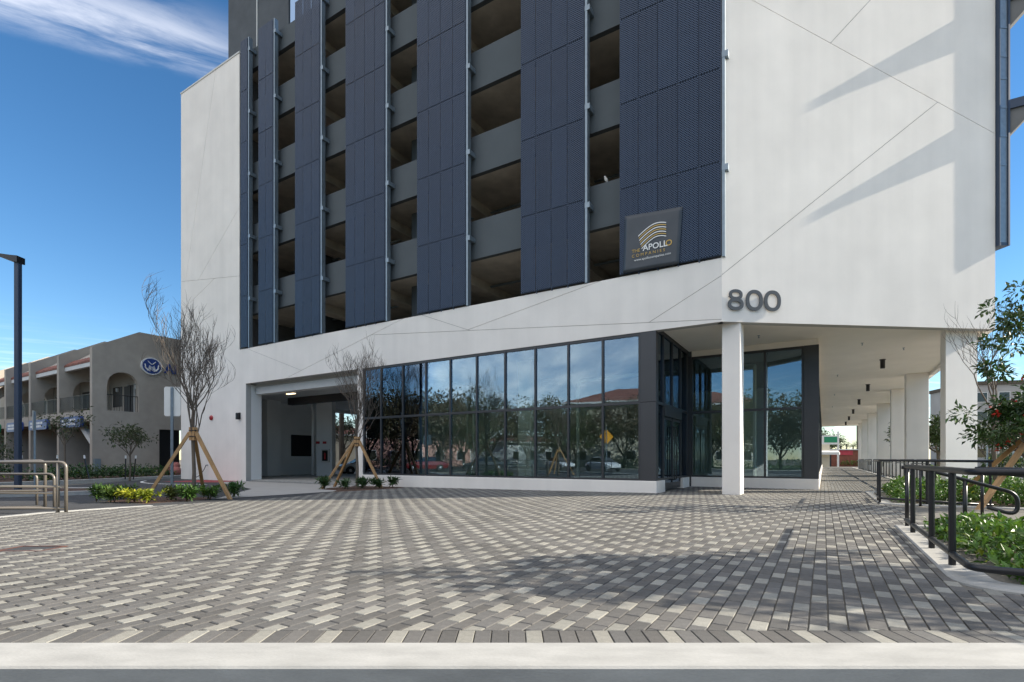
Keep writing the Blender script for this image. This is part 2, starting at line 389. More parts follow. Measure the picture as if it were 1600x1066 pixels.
# ------------------------------------------------------------------ site geometry
Av = Vector((-1320, FPX, 0)).normalized(); Bv = Vector((487, FPX, 0)).normalized()
def ab(a, b, z=0): p = Av*a+Bv*b; return Vector((p.x, p.y, z))
P0 = Vector((6.234, 15.24, 0)); Q0 = Vector((15.20, 16.14, 0))
FA = Fr(P0, Av, -Bv)                        # left street facade, a = metres left of the corner
FC = Fr(P0, Q0-P0)                          # chamfered corner face
CL = (Q0-P0).length
W0 = Fr((0, 0), (1, 0), (0, 1))             # world axes
G = Fr((0, 0), Av, Bv)                      # building grid (a, b)
def gz(x, y):                               # plaza falls gently to the left, away from the street kerb
    return -.0115*min(max(5-x, 0), 12)*min(max((y-4)/9, 0), 1)
def facade_t(xp, off=0):
    o = P0-Bv*off; r = (xp-800)/FPX; return (r*o.y-o.x)/(Av.x-r*Av.y)
def facade_z(xp, yp, off=0):
    t = facade_t(xp, off); d = (P0-Bv*off).y+Av.y*t; return t, CAMH+d*(HPX-yp)/FPX
ZB, ZS, ZF, ZP = 5.156, 5.30, 7.05, 23.3    # fascia bottom, soffit, top of the fascia band, parapet

# ------------------------------------------------------------------ ground, roads, kerbs
def sheet(name, pts, z, m, kind='structure'):
    mb = MB(); mb.add([(p[0], p[1], z) for p in pts], [tuple(range(len(pts)))]); o = mb.build(name, m); tag(o, kind=kind)
    if o.data.polygons[0].normal.z < 0: o.data.flip_normals()
    return o
sheet('ground', [(-900, -900), (900, -900), (900, 900), (-900, 900)], -.19, 'earth')
sheet('street', [(-300, -13), (300, -13), (300, 2.6), (-300, 2.6)], -.15, 'asphalt')
sheet('driveway', [(-30.5, 2.6), (-9.2, 2.6), (-9.4, 12.9), (-3.6, 21.6), (-5.5, 60), (-16, 75), (-40, 75), (-26, 45), (-21.2, 29.5), (-19.5, 18)], -.135, 'asphalt')
sheet('lawn', [(-60, -60), (30, -60), (30, -15.5), (-60, -15.5)], -.16, 'grass')
sheet('far_sidewalk', [(-300, -15.5), (300, -15.5), (300, -13), (-300, -13)], -.145, 'walk')
sheet('parking_lot', [(-90, 2.7), (-31, 2.7), (-31, 40), (-90, 40)], -.14, 'asphalt')
sheet('side_street_sidewalk', [ab(-3.2, 5.2), ab(-9.5, 5.2), ab(-9.5, 140), ab(-4.9, 140), ab(-4.9, 24)], -.14, 'walk')
sheet('side_street', [ab(-9.5, -40), ab(-24, -40), ab(-24, 200), ab(-9.5, 200)], -.155, 'asphalt')
sheet('far_side_sidewalk', [ab(-24, -40), ab(-29, -40), ab(-29, 200), ab(-24, 200)], -.14, 'walk')
mb = MB(); cbox(mb, W0, -40, 40, 2.63, 2.985, -.3, .006, .012); tag(mb.build('kerb', 'kerb'), kind='structure')

# plaza: sand bed + concrete pavers in running bond, every fourth one pale, a soldier course along the kerb
LEFT = [(-10.2, 2.985), (-10.2, 11.2), (-9.6, 12.6), (-7.9, 15.2), (-6.7, 18.6), (-4.75, 21.15)]
def left_x(y):
    for (x0, y0), (x1, y1) in zip(LEFT, LEFT[1:]):
        if y0 <= y <= y1: return x0+(x1-x0)*(y-y0)/(y1-y0)
    return LEFT[-1][0] if y > LEFT[-1][1] else LEFT[0][0]
def in_plaza(x, y):
    a = Av.x*x+Av.y*y; b = Bv.x*x+Bv.y*y
    if y < 3.21 or x < left_x(y): return False
    if a >= 2.6: return b < 16.3 if a > 4.4 else b < 20.95
    if a >= .13: return b < 20.95
    if b > 21.5: return a > -3.05 and b < 78
    if b > 15.05: return a > -1.1
    if b > 10.1: return a > -1.45
    if b > 5.62: return a > -1.05
    return x < 9
rows = []
mbb = MB(); step = 1.0
nx, ny = 24, 30
gv = {}
xs = np.linspace(-10.3, 16, 40); ys = np.concatenate([np.linspace(2.98, 22, 30)])
for y in ys:
    for x in xs: mbb.v.append((max(x, left_x(y)-.05), y, gz(x, y)-.013))
for j in range(len(ys)-1):
    for i in range(len(xs)-1):
        mbb.f.append((j*len(xs)+i, j*len(xs)+i+1, (j+1)*len(xs)+i+1, (j+1)*len(xs)+i)); mbb.m.append(0)
p4 = [ab(.2, 20.9, -.0135), ab(-3.2, 20.9, -.0135), ab(-3.2, 80, -.0135), ab(.2, 80, -.0135)]
mbb.add(p4, [(0, 1, 2, 3)])
plaza = mbb.build('plaza', 'sand'); tag(plaza, kind='structure')
PR, PL, GAP = .109, .2105, .0085
rnd = random.Random(5)
DARK, LIGHT = np.array((.128, .123, .115)), np.array((.29, .28, .245))
def pcol(light, r):
    base = LIGHT*r.uniform(.86, 1.08) if light else DARK*r.uniform(.80, 1.20)
    tint = r.uniform(-.012, .012); return (base[0]*(1+tint), base[1], base[2]*(1-tint))
def clip_front(q, y0):
    out = []
    for i, a in enumerate(q):
        b = q[(i+1) % len(q)]
        if a[1] >= y0: out.append(a)
        if (a[1]-y0)*(b[1]-y0) < 0:
            k = (y0-a[1])/(b[1]-a[1]); out.append((a[0]+(b[0]-a[0])*k, y0))
    return out
def paver_mesh(mb, q, col, z=None, ch=.005):
    n = len(q); cx = sum(p[0] for p in q)/n; cy = sum(p[1] for p in q)/n
    dz = rnd.uniform(-.0012, .0012); tx, ty = rnd.uniform(-.006, .006), rnd.uniform(-.006, .006)
    zz = lambda p: (gz(p[0], p[1]) if z is None else z)+dz+(p[0]-cx)*tx+(p[1]-cy)*ty
    ins = []
    for p in q:
        d = math.hypot(p[0]-cx, p[1]-cy); k = max(0, 1-ch*1.4/max(d, .01)); ins.append((cx+(p[0]-cx)*k, cy+(p[1]-cy)*k))
    v = [(p[0], p[1], zz(p)-.013) for p in q]+[(p[0], p[1], zz(p)-ch) for p in q]+[(p[0], p[1], zz(p)) for p in ins]
    f = [tuple(range(2*n, 3*n))]
    for k in (0, n):
        for i in range(n): f.append((k+i, k+(i+1) % n, k+n+(i+1) % n, k+n+i))
    mb.add(v, f, 0, col)
pav = []
ux, uy = Av.x, Av.y; vx, vy = Bv.x, Bv.y
hb, ha = PL/2-GAP/2, PR/2-GAP/2
for k in range(-90, 230):
    a = 4.935+k*PR
    b0 = 1.328-1.5*PL*k
    if a < -3.1 or a > 22: continue
    j0 = int((-12-b0)/PL)-1; j1 = int((78-b0)/PL)+1
    for j in range(j0, j1):
        b = b0+j*PL; x = a*ux+b*vx; y = a*uy+b*vy
        if y < 3.0 or x < -10.6: continue
        light = j % 4 == 0
        q = [(x+ux*i*ha+vx*e*hb, y+uy*i*ha+vy*e*hb) for i, e in ((-1, -1), (1, -1), (1, 1), (-1, 1))]
        inn = [in_plaza(*p) for p in q]
        if y > 3.6:
            if not in_plaza(x, y): continue
        else:
            q = clip_front(q, 3.214)
            if len(q) < 3 or not in_plaza(x, max(y, 3.25)): continue
            xs_ = [p[0] for p in q]; ys_ = [p[1] for p in q]
            if max(ys_)-min(ys_) < .012: continue
        pav.append((x, y, q, light))
for i in range(-105, 115):                  # soldier course
    x = i*.1035+.03; q = [(x-.0487, 2.990), (x+.0487, 2.990), (x+.0487, 3.208), (x-.0487, 3.208)]
    pav.append((x, 3.1, q, i % 4 == 1))
def seen(p):
    return abs(p[0])/p[1] < 1.02
vis = sorted([p for p in pav if seen(p)], key=lambda p: p[1])
near = set(id(p) for p in vis[:296])
far = MB()
for p in pav:
    c = pcol(p[3], rnd)
    if id(p) in near:
        m_ = MB(); paver_mesh(m_, p[2], c); m_.build('paver', 'paver', plaza, loc=(p[0], p[1], gz(p[0], p[1])), normals=False)
    else: paver_mesh(far, p[2], c)
fo = far.build('paver_field', 'paver', plaza, normals=False); tag(fo, kind='stuff')

# kerb ribbons, planting beds, ramps
def ribbon(name, pts, wd, z0, z1, m='kerb', closed=False, zf=None):
    mb = MB(); pts = [Vector((p[0], p[1], 0)) for p in pts]; n = len(pts); off = []
    for i in range(n):
        t = (pts[min(i+1, n-1)]-pts[max(i-1, 0)]).normalized(); nr = Vector((-t.y, t.x, 0)); off.append((pts[i]-nr*wd/2, pts[i]+nr*wd/2))
    v = []; f = []
    for l, r in off:
        zz = zf(l.x, l.y) if zf else 0; c = .015; d = (r-l).normalized()*c
        v += [(l.x, l.y, z0+zz), (l.x, l.y, z1-c+zz), (l.x+d.x, l.y+d.y, z1+zz), (r.x-d.x, r.y-d.y, z1+zz), (r.x, r.y, z1-c+zz), (r.x, r.y, z0+zz)]
    for i in range(n-1):
        for k in range(5): f.append((i*6+k, i*6+k+1, i*6+6+k+1, i*6+6+k))
    f += [tuple(range(5, -1, -1)), tuple((n-1)*6+k for k in range(6))]
    mb.add(v, f); o = mb.build(name, m); tag(o, kind='structure'); return o
def smooth(pts, n=6):
    out = []
    for i in range(len(pts)-1):
        p0, p1, p2, p3 = (Vector(pts[max(i-1, 0)]), Vector(pts[i]), Vector(pts[i+1]), Vector(pts[min(i+2, len(pts)-1)]))
        for k in range(n):
            t = k/n; out.append(.5*((2*p1)+(-p0+p2)*t+(2*p0-5*p1+4*p2-p3)*t*t+(-p0+3*p1-3*p2+p3)*t**3))
    out.append(Vector(pts[-1])); return out
ribbon('plaza_edge_kerb', [(-10.28, 2.98), (-10.3, 11.3), (-9.72, 12.7), (-9.35, 13.3)], .22, -.2, .012, zf=gz)
# big bed on the right with the clipped shrubs
def bed(name, pts, z, m='mulch', zf=None):
    mb = MB(); n = len(pts); c = Vector((sum(p[0] for p in pts)/n, sum(p[1] for p in pts)/n, 0))
    mb.add([(c.x, c.y, z+(zf(c.x, c.y) if zf else 0)+.03)]+[(p[0], p[1], z+(zf(p[0], p[1]) if zf else 0)) for p in pts], [(0, i+1, (i+1) % n+1) for i in range(n)])
    o = mb.build(name, m); tag(o, kind='structure'); return o
ribbon('planter_kerb', bend([ab(-6.5, 5.76), ab(-1.12, 5.72), ab(-1.13, 10.2)], .35, 6), .32, -.2, .02)
ribbon('planter_kerb', bend([ab(-1.13, 10.2), ab(-4.6, 10.25)], .1), .2, -.2, .03)
ribbon('planter_kerb', bend([ab(-4.8, 15.15), ab(-1.28, 15.1), ab(-1.28, 20.6), ab(-3.2, 21.3)], .25, 4), .28, -.3, .02)
ribbon('walkway_kerb', [ab(-3.18, 21.2), ab(-3.2, 50), ab(-3.2, 80)], .28, -.2, .015)
bed('planting_bed', [ab(-1.2, 5.9), ab(-6.5, 5.9), ab(-6.5, 10.1), ab(-1.2, 10.1)], -.02)
bed('planting_bed', [ab(-1.35, 15.2), ab(-6, 15.2), ab(-6.4, 22.5), ab(-4.3, 22), ab(-1.4, 20.6)], -.02)
mb = MB(); mb.add([ab(-1.0, 10.3, -.004), ab(-4.4, 10.35, -.135), ab(-4.4, 15.05, -.135), ab(-1.0, 15.0, -.004)], [(0, 1, 2, 3)]); tag(mb.build('ramp', 'walk'), kind='structure')
# garage apron, left beds
sheet('garage_apron', [(-8.9, 15.4), (-6.6, 18.9), FA.P(15.6, .02, 0)[:2], FA.P(24.3, .02, 0)[:2], FA.P(24.3, 1.4, 0)[:2], (-10.4, 20.5), (-9.6, 17.6)], -.125, 'walk')
b1 = smooth([(-9.4, 12.85), (-11.6, 13.5), (-12.6, 14.6), (-12.2, 16.6), (-10.6, 17.4), (-8.6, 16.6), (-8.15, 15.2), (-9.4, 12.85)], 5)
ribbon('bed_kerb', b1, .2, -.25, .0, zf=lambda x, y: gz(x, y)-.0)
bed('planting_bed', b1[:-1], -.01, zf=gz)
b2 = smooth([(-7.9, 19.6), (-6.4, 18.9), (-4.6, 20.9), (-4.9, 22.0), (-6.9, 23.0), (-8.2, 21.6), (-7.9, 19.6)], 5)
ribbon('bed_kerb', b2, .14, -.25, -.02, zf=gz)
bed('planting_bed', b2[:-1], -.0, zf=gz)
isl = smooth([(-24, 14.4), (-17.6, 15.6), (-14.6, 17.2), (-14.3, 18.4), (-16.2, 19.4), (-24, 19.6)], 5)
ribbon('island_kerb', isl, .22, -.25, .0); bed('planting_bed', isl, -.03)
drk = [(-44, 16), (-26.8, 17.5), (-22.6, 24), (-21.6, 29.8), (-21.9, 35), (-24.5, 47)]
ribbon('driveway_kerb', smooth(drk, 4), .3, -.25, .03)
bed('planting_bed', [(-46, 16.2)]+[(p[0]-.15, p[1]) for p in smooth(drk, 4)[4:]]+[(-60, 47), (-60, 16)], -.02)
ribbon('lane_marking', smooth([(-20.4, 28.6), (-19.2, 26.6), (-17.2, 25.0), (-14.4, 24.2)], 5), .12, -.134, -.129, 'paint')
sheet('red_painted_pavement', [(-18.6, 27.3), (-15.3, 26.4), (-14.9, 28.2), (-17.8, 29.6)], -.131, 'redpaint')

# ------------------------------------------------------------------ the office building
bld = thing('office_building', P0, 'white and charcoal mid-rise with navy perforated garage screens and a glass corner shop', 'building')
def c_pt(x, y):
    r = (x-800)/FPX; a = (r*P0.y-P0.x)/(FC.u.x-r*FC.u.y); d = P0.y+FC.u.y*a; return a, CAMH+d*(HPX-y)/FPX
def grooved(fr, poly, lines, b_front=0, d=.02, gap=.008, name='wall_panel', matn='stucco'):
    """stucco face cut by recessed reveal joints; lines = list of (piece selector, p, q)"""
    pieces = [poly]
    x0, x1 = min(p[0] for p in poly), max(p[0] for p in poly); z0, z1 = min(p[1] for p in poly), max(p[1] for p in poly)
    for sel, p, q in lines:
        i = max(range(len(pieces)), key=lambda k: sel(sum(t[0] for t in pieces[k])/len(pieces[k]), sum(t[1] for t in pieces[k])/len(pieces[k])))
        l, r = split(pieces.pop(i), p, q)
        for s_ in (l, r):
            if len(s_) >= 3: pieces.append(s_)
    def keep(a, b):
        e = 1e-3
        return (abs(a[0]-x0) < e and abs(b[0]-x0) < e) or (abs(a[0]-x1) < e and abs(b[0]-x1) < e) or (abs(a[1]-z0) < e and abs(b[1]-z0) < e) or (abs(a[1]-z1) < e and abs(b[1]-z1) < e)
    for pc in pieces:
        mb = MB(); wallprism(mb, fr, inset(pc, gap, keep), b_front, b_front-d)
        mb.build(name, matn, bld)
    mb = MB(); box(mb, fr, x0, x1, b_front-.3, b_front-d-.002, z0, z1); mb.build('wall_core', 'joint', bld)
ctop = 26
grooved(FC, [(0, ZB), (CL, ZB), (CL, ctop), (0, ctop)], [
    (lambda x, z: 1, c_pt(1175, 0), c_pt(1562, 213)), (lambda x, z: z, c_pt(1300, 65), c_pt(1360, 0)), (lambda x, z: -z, c_pt(1465, 160), c_pt(1130, 428))])
fz = facade_z
grooved(FA, [(0.0, ZB), (24.16, ZB), (24.16, ZF), (0.0, ZF)], [
    (lambda x, z: 1, fz(450, 589.5), fz(626, 500)), (lambda x, z: -x, fz(590, 523), fz(1020, 503.8)),
    (lambda x, z: z*10-x, fz(683, 500), fz(731, 515.5)), (lambda x, z: z*10-x, fz(731, 515.5), fz(773, 500)),
    (lambda x, z: z*10-x*2, fz(1127, 431), fz(1020, 500)), (lambda x, z: x, fz(411, 555), fz(471, 579))])
TW = 30.9
grooved(FA, [(24.75, ZF), (TW, ZF), (TW, ZP), (24.75, ZP)], [
    (lambda x, z: 1, fz(285, 440), fz(377, 431)), (lambda x, z: z, fz(313, 432), fz(375, 322)), (lambda x, z: x+z*.1, fz(327, 180), fz(290, 440)),
    (lambda x, z: -z, fz(300, 470), fz(376, 395))])
grooved(FA, [(24.16, -.25), (TW, -.25), (TW, ZF), (24.16, ZF)], [(lambda x, z: 1, fz(300, 470), fz(460, 585))])
def part(name, m, fr, *boxes, parent=bld, **k):
    mb = MB()
    for b in boxes: box(mb, fr, *b)
    return mb.build(name, m, parent, **k)
part('garage_jamb', 'garagewhite', FA, (24.17, 24.55, -.92, -.302, -.25, 5.1))
part('wall_pier', 'stucco', FA, (15.17, 15.5, -.5, -.0, -.25, ZB-.002))
part('coping', 'trim', FA, (24.72, TW+.03, -.45, .03, ZP+.002, ZP+.09))
# plinth of the storefront, returning into the entrance
S0 = FA.P(1.956, 0, 0); Fr_ret = Fr(S0, Bv, -Av)
a_S = Av.dot(S0); R0 = ab(a_S, 20.92); E0 = ab(.165, 20.92)
FR2 = Fr(R0, -Av, -Bv); FE = Fr(E0, Bv, -Av)
mb = MB(); cbox(mb, FA, 1.93, 15.17, -.2, .03, -.25, .37, .012); cbox(mb, Fr_ret, .21, .98, -.2, .03, -.1, .37, .012); mb.build('plinth', 'stucco', bld)
mb = MB(); cbox(mb, Fr_ret, 3.56, 4.63, -.2, .03, -.1, .37, .012); cbox(mb, FR2, .0, 4.40, -.2, .03, -.1, .37, .012); cbox(mb, FE, .22, 55, -.2, .03, -.1, .37, .012); mb.build('plinth', 'stucco', bld)
MZ = 2.90
def storefront(fr, us, z0, z1, name, b=-.03, mid=MZ, gl='glass', deep=.12, skip=()):
    root = MB(); box(root, fr, us[0], us[-1], b-deep+.004, b-.004, z1-.09, z1); root = root.build(name, 'alu', bld)
    mm = MB(); box(mm, fr, us[0], us[-1], b-deep+.004, b-.004, z0, z0+.065); mm.build('sill_rail', 'alu', root)
    mm = MB(); box(mm, fr, us[0], us[-1], b-deep+.005, b-.005, mid-.045, mid+.045); mm.build('transom', 'alu', root)
    for i, u in enumerate(us):
        m_ = MB(); cbox(m_, fr, u-.036, u+.036, b-deep, b, z0, z1, .004); m_.build('mullion', 'alu', root)
    for i in range(len(us)-1):
        for k, (za, zb) in enumerate(((z0+.067, mid-.047), (mid+.047, z1-.092))):
            if (i, k) in skip: continue
            g = MB(); box(g, fr, us[i]+.038, us[i+1]-.038, b-.066, b-.054, za, zb); g.build('pane', gl, root)
    return root
us = [2.5, 3.76, 5.03, 6.34, 7.63, 8.93, 10.22, 11.5, 12.78, 14.07, 15.13]
storefront(FA, us, .372, ZB-.003, 'storefront_window')
mb = MB(); cbox(mb, FA, 1.96, 2.462, -.3, -.01, .372, MZ-.006, .006); mb.build('corner_cladding', 'pilaster', bld)
mb = MB(); cbox(mb, FA, 1.96, 2.462, -.3, -.01, MZ+.006, ZB-.003, .006); mb.build('corner_cladding', 'pilaster', bld)
HZ = 5.09
storefront(Fr_ret, [.34, 1.07, 2.27, 3.5, 4.56], .372, ZS-.003, 'storefront_window', skip=((1, 0), (2, 0)))
storefront(FR2, [.1, 1.35, 2.69, 3.9], .372, HZ, 'storefront_window')
mb = MB(); cbox(mb, FR2, 3.94, 4.40, -.3, .0, .372, HZ, .006); mb.build('corner_cladding', 'pilaster', bld)
storefront(FE, [.3]+[.3+4.1*i for i in range(1, 14)], .372, HZ, 'storefront_window')
mb = MB(); box(mb, FR2, .1, 4.38, -.3, .0, HZ+.002, ZS); box(mb, FE, .02, 55, -.3, -.002, HZ+.002, ZS); mb.build('header_wall', 'soffit', bld)
part('corner_post', 'alu', FR2, (-.1, .09, -.15, .06, .0, HZ))
part('door_header', 'alu', Fr_ret, (1.107, 3.463, -.14, .0, 2.52, MZ-.05))
for i, (u0, u1) in enumerate(((1.11, 2.265), (2.275, 3.46))):
    d = MB()
    for q in ((u0, u0+.06, .03, 2.5), (u1-.06, u1, .03, 2.5), (u0+.06, u1-.06, .03, .25), (u0+.06, u1-.06, 2.42, 2.5)): box(d, Fr_ret, q[0], q[1], -.10, -.05, q[2], q[3])
    d = d.build('entrance_door', 'alu', bld)
    g = MB(); box(g, Fr_ret, u0+.062, u1-.062, -.08, -.07, .252, 2.418); g.build('pane', 'glass', d)
    h = MB(); uu = u1-.14 if i == 0 else u0+.14
    tube(h, bend([Fr_ret.P(uu, -.05, .35), Fr_ret.P(uu, .05, .35), Fr_ret.P(uu, .05, 2.2), Fr_ret.P(uu, -.05, 2.2)], .04), .018, 8); h.build('handle', 'black', d, smooth=True)
# soffit over the entrance and the arcade
op = [P0+(FC.n*-.2), Q0+FC.n*-.2+Bv*.1-FC.u*.2]
pts = [FA.P(.12, -.2, 0), FC.P(CL-.22, -.2, 0), Q0+Bv*.1-FC.u*.2, ab(-4.37, 78), ab(.165, 78), ab(.165, 20.92), ab(a_S-.0, 20.92), ab(a_S, 16.46)]
mb = MB(); prism(mb, [(p.x, p.y) for p in pts], ZS+.001, ZS+.2); mb.build('soffit', 'soffit', bld)
FO = Fr(Q0, Bv, -Av)
mb = MB(); box(mb, FO, .0, 57, -.2, .0, ZB, ctop); mb.build('side_wall', 'stucco', bld)
part('end_wall', 'stucco', G, (-4.5, 30, 78.02, 78.3, ZS, 24))
a_R, b_P = Av.dot(FA.P(TW, 0, 0)), Bv.dot(P0)
def gar(*b): return b
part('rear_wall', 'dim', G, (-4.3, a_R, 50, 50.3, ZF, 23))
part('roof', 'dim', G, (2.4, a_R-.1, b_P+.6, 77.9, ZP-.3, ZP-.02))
# columns
colfr = Fr((6.38, 15.6), -Av, -Bv)
mb = MB(); cbox(mb, colfr, 0, .52, -.75, 0, -.05, ZS, .02); mb.build('column', 'stucco', bld)
c2 = Fr((13.88, 16.42), FC.u, FC.n)
mb = MB(); prism(mb, [c2.P(0, 0, 0)[:2], c2.P(1.12, 0, 0)[:2], (c2.P(1.12, 0, 0)+Bv*.9)[:2], (c2.P(0, 0, 0)+Bv*.9)[:2]], -.3, ZS); mb.build('column', 'stucco', bld)
for bb in (32.0, 38.6, 48.0, 57.6, 66.4, 73.0):
    mb = MB(); cbox(mb, G, -4.40, -3.5, bb, bb+.6, -.2, ZS, .02); mb.build('column', 'stucco', bld)
# parking levels
LV = [8.99, 12.34, 15.69, 19.04, 22.39]
for i, z in enumerate(LV):
    part('spandrel', 'spandrel', FA, (0.55, 24.9, -.55, -.35, z, z+1.52 if i < 4 else z+1.08))
    part('parking_deck', 'slab', FA, (.4, TW-.3, -21, -.552, z, z+.24))
    mb = MB()
    for t in (5.6, 10.6, 15.0, 19.4): box(mb, FA, t-.3, t+.3, -21, -.9, z-.42, z-.002)
    mb.build('deck_beam', 'slab', bld)
part('parking_deck', 'slab', FA, (.4, TW-.3, -21, -.31, ZF-.42, ZF-.16))
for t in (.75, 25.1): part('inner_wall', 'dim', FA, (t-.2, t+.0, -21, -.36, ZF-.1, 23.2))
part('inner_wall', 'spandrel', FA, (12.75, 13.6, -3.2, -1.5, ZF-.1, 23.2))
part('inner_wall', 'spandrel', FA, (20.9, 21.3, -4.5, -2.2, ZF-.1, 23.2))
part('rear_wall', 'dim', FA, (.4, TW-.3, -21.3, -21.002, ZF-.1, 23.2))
# tower above the garage
part('tower_wall', 'towerwall', FA, (21.35, 26.9, -7, -.62, 23.42, 38))
part('wall_strip', 'trim', FA, (24.05, 24.12, -.618, -.58, 23.5, 38))
part('tower_wall', 'towerwall', FA, (.5, 21.3, -20, -1.1, 23.42, 38))
for k in range(14):
    for zz in (23.5, 27.0, 30.5, 34.0):
        g = MB(); box(g, FA, .05+1.52*k, 1.50+1.52*k, -.72, -.66, zz, zz+3.42); g.build('tower_window', 'towerglass', bld)
# perforated screens
ang = math.atan2(-Av.y, -Av.x)
pm = bpy.data.meshes.new('panel'); bmx = bmesh.new()
bmesh.ops.create_cube(bmx, size=1); bmesh.ops.scale(bmx, vec=(.602, .004, 2.740), verts=bmx.verts); bmx.to_mesh(pm); bmx.free(); pm.materials.append(MT['perf'])
STR = [(23.9, 1), (21.66, 2), (18.0, 3), (13.72, 4), (9.39, 4), (4.39, 4), (.02, 5)]
PITCH = 2.775; PW = .622
for t0, n in STR:
    wv = n*PW
    fr = MB(); box(fr, FA, t0-.012, t0+.05, -.02, .06, ZF+.06, ZF+.06+6*PITCH); box(fr, FA, t0+wv-.05, t0+wv, -.02, .06, ZF+.06, ZF+.06+6*PITCH)
    for k in range(7):
        z = ZF+.06+k*PITCH; box(fr, FA, t0+.052, t0+wv-.052, .0, .05, z-(.0 if k == 0 else .03), z+(.03 if k < 6 else 0))
    for k in range(1, n): box(fr, FA, t0+k*PW-.02, t0+k*PW+.02, -.04, .02, ZF-.02, ZF+6*PITCH)
    scr = fr.build('perforated_screen', 'navy', bld)
    for r in range(6):
        for k in range(n):
            p = FA.P(t0+(k+.5)*PW, .075, ZF+.06+(r+.5)*PITCH)
            o = inst(pm, 'panel', p, scr); o.rotation_euler = (0, 0, ang)
    ps = MB(); box(ps, FA, t0-.112, t0-.03, -.16, .05, ZF+.02, ZF+.06+6*PITCH)
    for z in LV: box(ps, FA, t0-.20, t0-.022, -.34, .055, z+.62, z+.80)
    ps.build('support_post', 'galv', scr)
# steel frame and outriggers at the right corner
part('edge_frame', 'galv', FC, (CL+.04, CL+.30, -.25, .10, 7.85, 29))
part('edge_frame', 'navy', FC, (CL+.302, CL+.36, -.32, .14, 7.75, 29), (CL+.02, CL+.038, -.3, .12, 7.75, 29), (CL+.04, CL+.30, -.3, .12, 7.75, 7.848))
fin = Fr(Q0+FC.u*.2, -Av, -Bv)
for zt in (12.15, 15.55, 18.95, 22.35):
    mb = MB(); wallprism(mb, fin, [(.0, zt), (.95, zt+.0), (.95, zt-.1), (.0, zt-1.15)], -.05, -.36); o = mb.build('outrigger', 'dim', bld)
    mb = MB(); box(mb, fin, -.12, .97, -.048, .02, zt-.12, zt+.16); mb.build('arm', 'navy', o)
    mb = MB()
    for k in range(4): box(mb, FC, CL+.05, CL+.29, .102, .112, zt-1.9+k*.9, zt-1.84+k*.9)
    mb.build('plate', 'galv', o)
# garage interior
aL = 32.9
part('garage_floor', 'kerb', G, (18.1, aL, b_P+.32, 34, -.2, -.06))
part('garage_ceiling', 'garagewhite', G, (18.1, aL, b_P+.62, 34, 5.05, 5.25))
mb = MB()
for q in ((b_P+.4, 23.4, -.2, 5.1), (25.45, 26.9, -.2, 5.1), (23.4, 25.45, -.2, 1.28), (23.4, 25.45, 2.85, 5.1), (26.9, 31.6, 4.75, 5.1), (31.6, 34, -.2, 5.1)): box(mb, G, aL, aL+.3, q[0], q[1], q[2], q[3])
mb.build('garage_wall', 'garagewhite', bld)
part('garage_wall', 'dark', G, (aL+.35, aL+.5, 22.6, 26.3, .6, 3.2))  # near-black panel behind the opening, standing in for the shade inside
part('garage_wall', 'garagewhite', G, (18.0, 18.25, b_P+.52, 34, -.2, 5.1))
part('garage_wall', 'garagewhite', G, (18.26, aL, 34, 34.3, -.2, 5.1))
part('garage_column', 'garagewhite', W0, (-13.15, -12.1, 34.5, 35.2, -.2, 5.05))
part('garage_column', 'garagewhite', G, (31.9, aL-.01, 20.9, 21.9, -.2, 5.05))
mb = MB(); tube(mb, bend([(-13.35, 34.4, 0), (-13.35, 34.4, 4.3), (-13.6, 34.6, 4.9)], .2), .09, 10); mb.build('pipe', 'garagewhite', bld, smooth=True)
part('shutter_housing', 'trim', FA, (15.55, 24.1, -1.05, -.55, 4.63, 5.02))
part('shutter_rail', 'dark', FA, (15.55, 24.1, -2.8, -2.5, 4.22, 4.62))
# shop interior seen through the glass
mb = MB(); box(mb, G, 4.75, 17.9, 16.6, 34, -.1, -.0); box(mb, G, .45, 4.74, 21.2, 34, -.1, .0); mb.build('shop_floor', 'walk', bld)
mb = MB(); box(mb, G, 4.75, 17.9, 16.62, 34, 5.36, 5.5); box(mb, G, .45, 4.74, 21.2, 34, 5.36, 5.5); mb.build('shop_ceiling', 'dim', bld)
part('shop_wall', 'shopwall', G, (.45, 17.9, 34.01, 34.2, 0, 5.3)); part('shop_wall', 'shopwall', G, (17.7, 17.9, 16.7, 34, 0, 5.35))
mb = MB(); box(mb, G, 17.1, 17.65, 17.5, 18.0, 0, 5.3); mb.build('shop_column', 'stucco', bld)
mb = MB(); box(mb, G, 10.7, 11.35, 19.2, 19.8, 0, 5.3); mb.build('shop_column', 'stucco', bld)
mb = MB(); box(mb, G, 2.6, 3.2, 25, 25.6, 0, 5.3); mb.build('shop_column', 'stucco', bld)
mb = MB(); tube(mb, bend([ab(8.67, 19.5, 0), ab(8.67, 19.5, 4.25), ab(4.9, 19.5, 4.4)], .3), .07, 8); tube(mb, [ab(14, 19.6, 0), ab(14, 19.6, 4.2)], .06, 8); tube(mb, [ab(14.35, 19.6, 0), ab(14.35, 19.6, 3.9)], .05, 8)
mb.build('pipe', 'trim', bld, smooth=True)

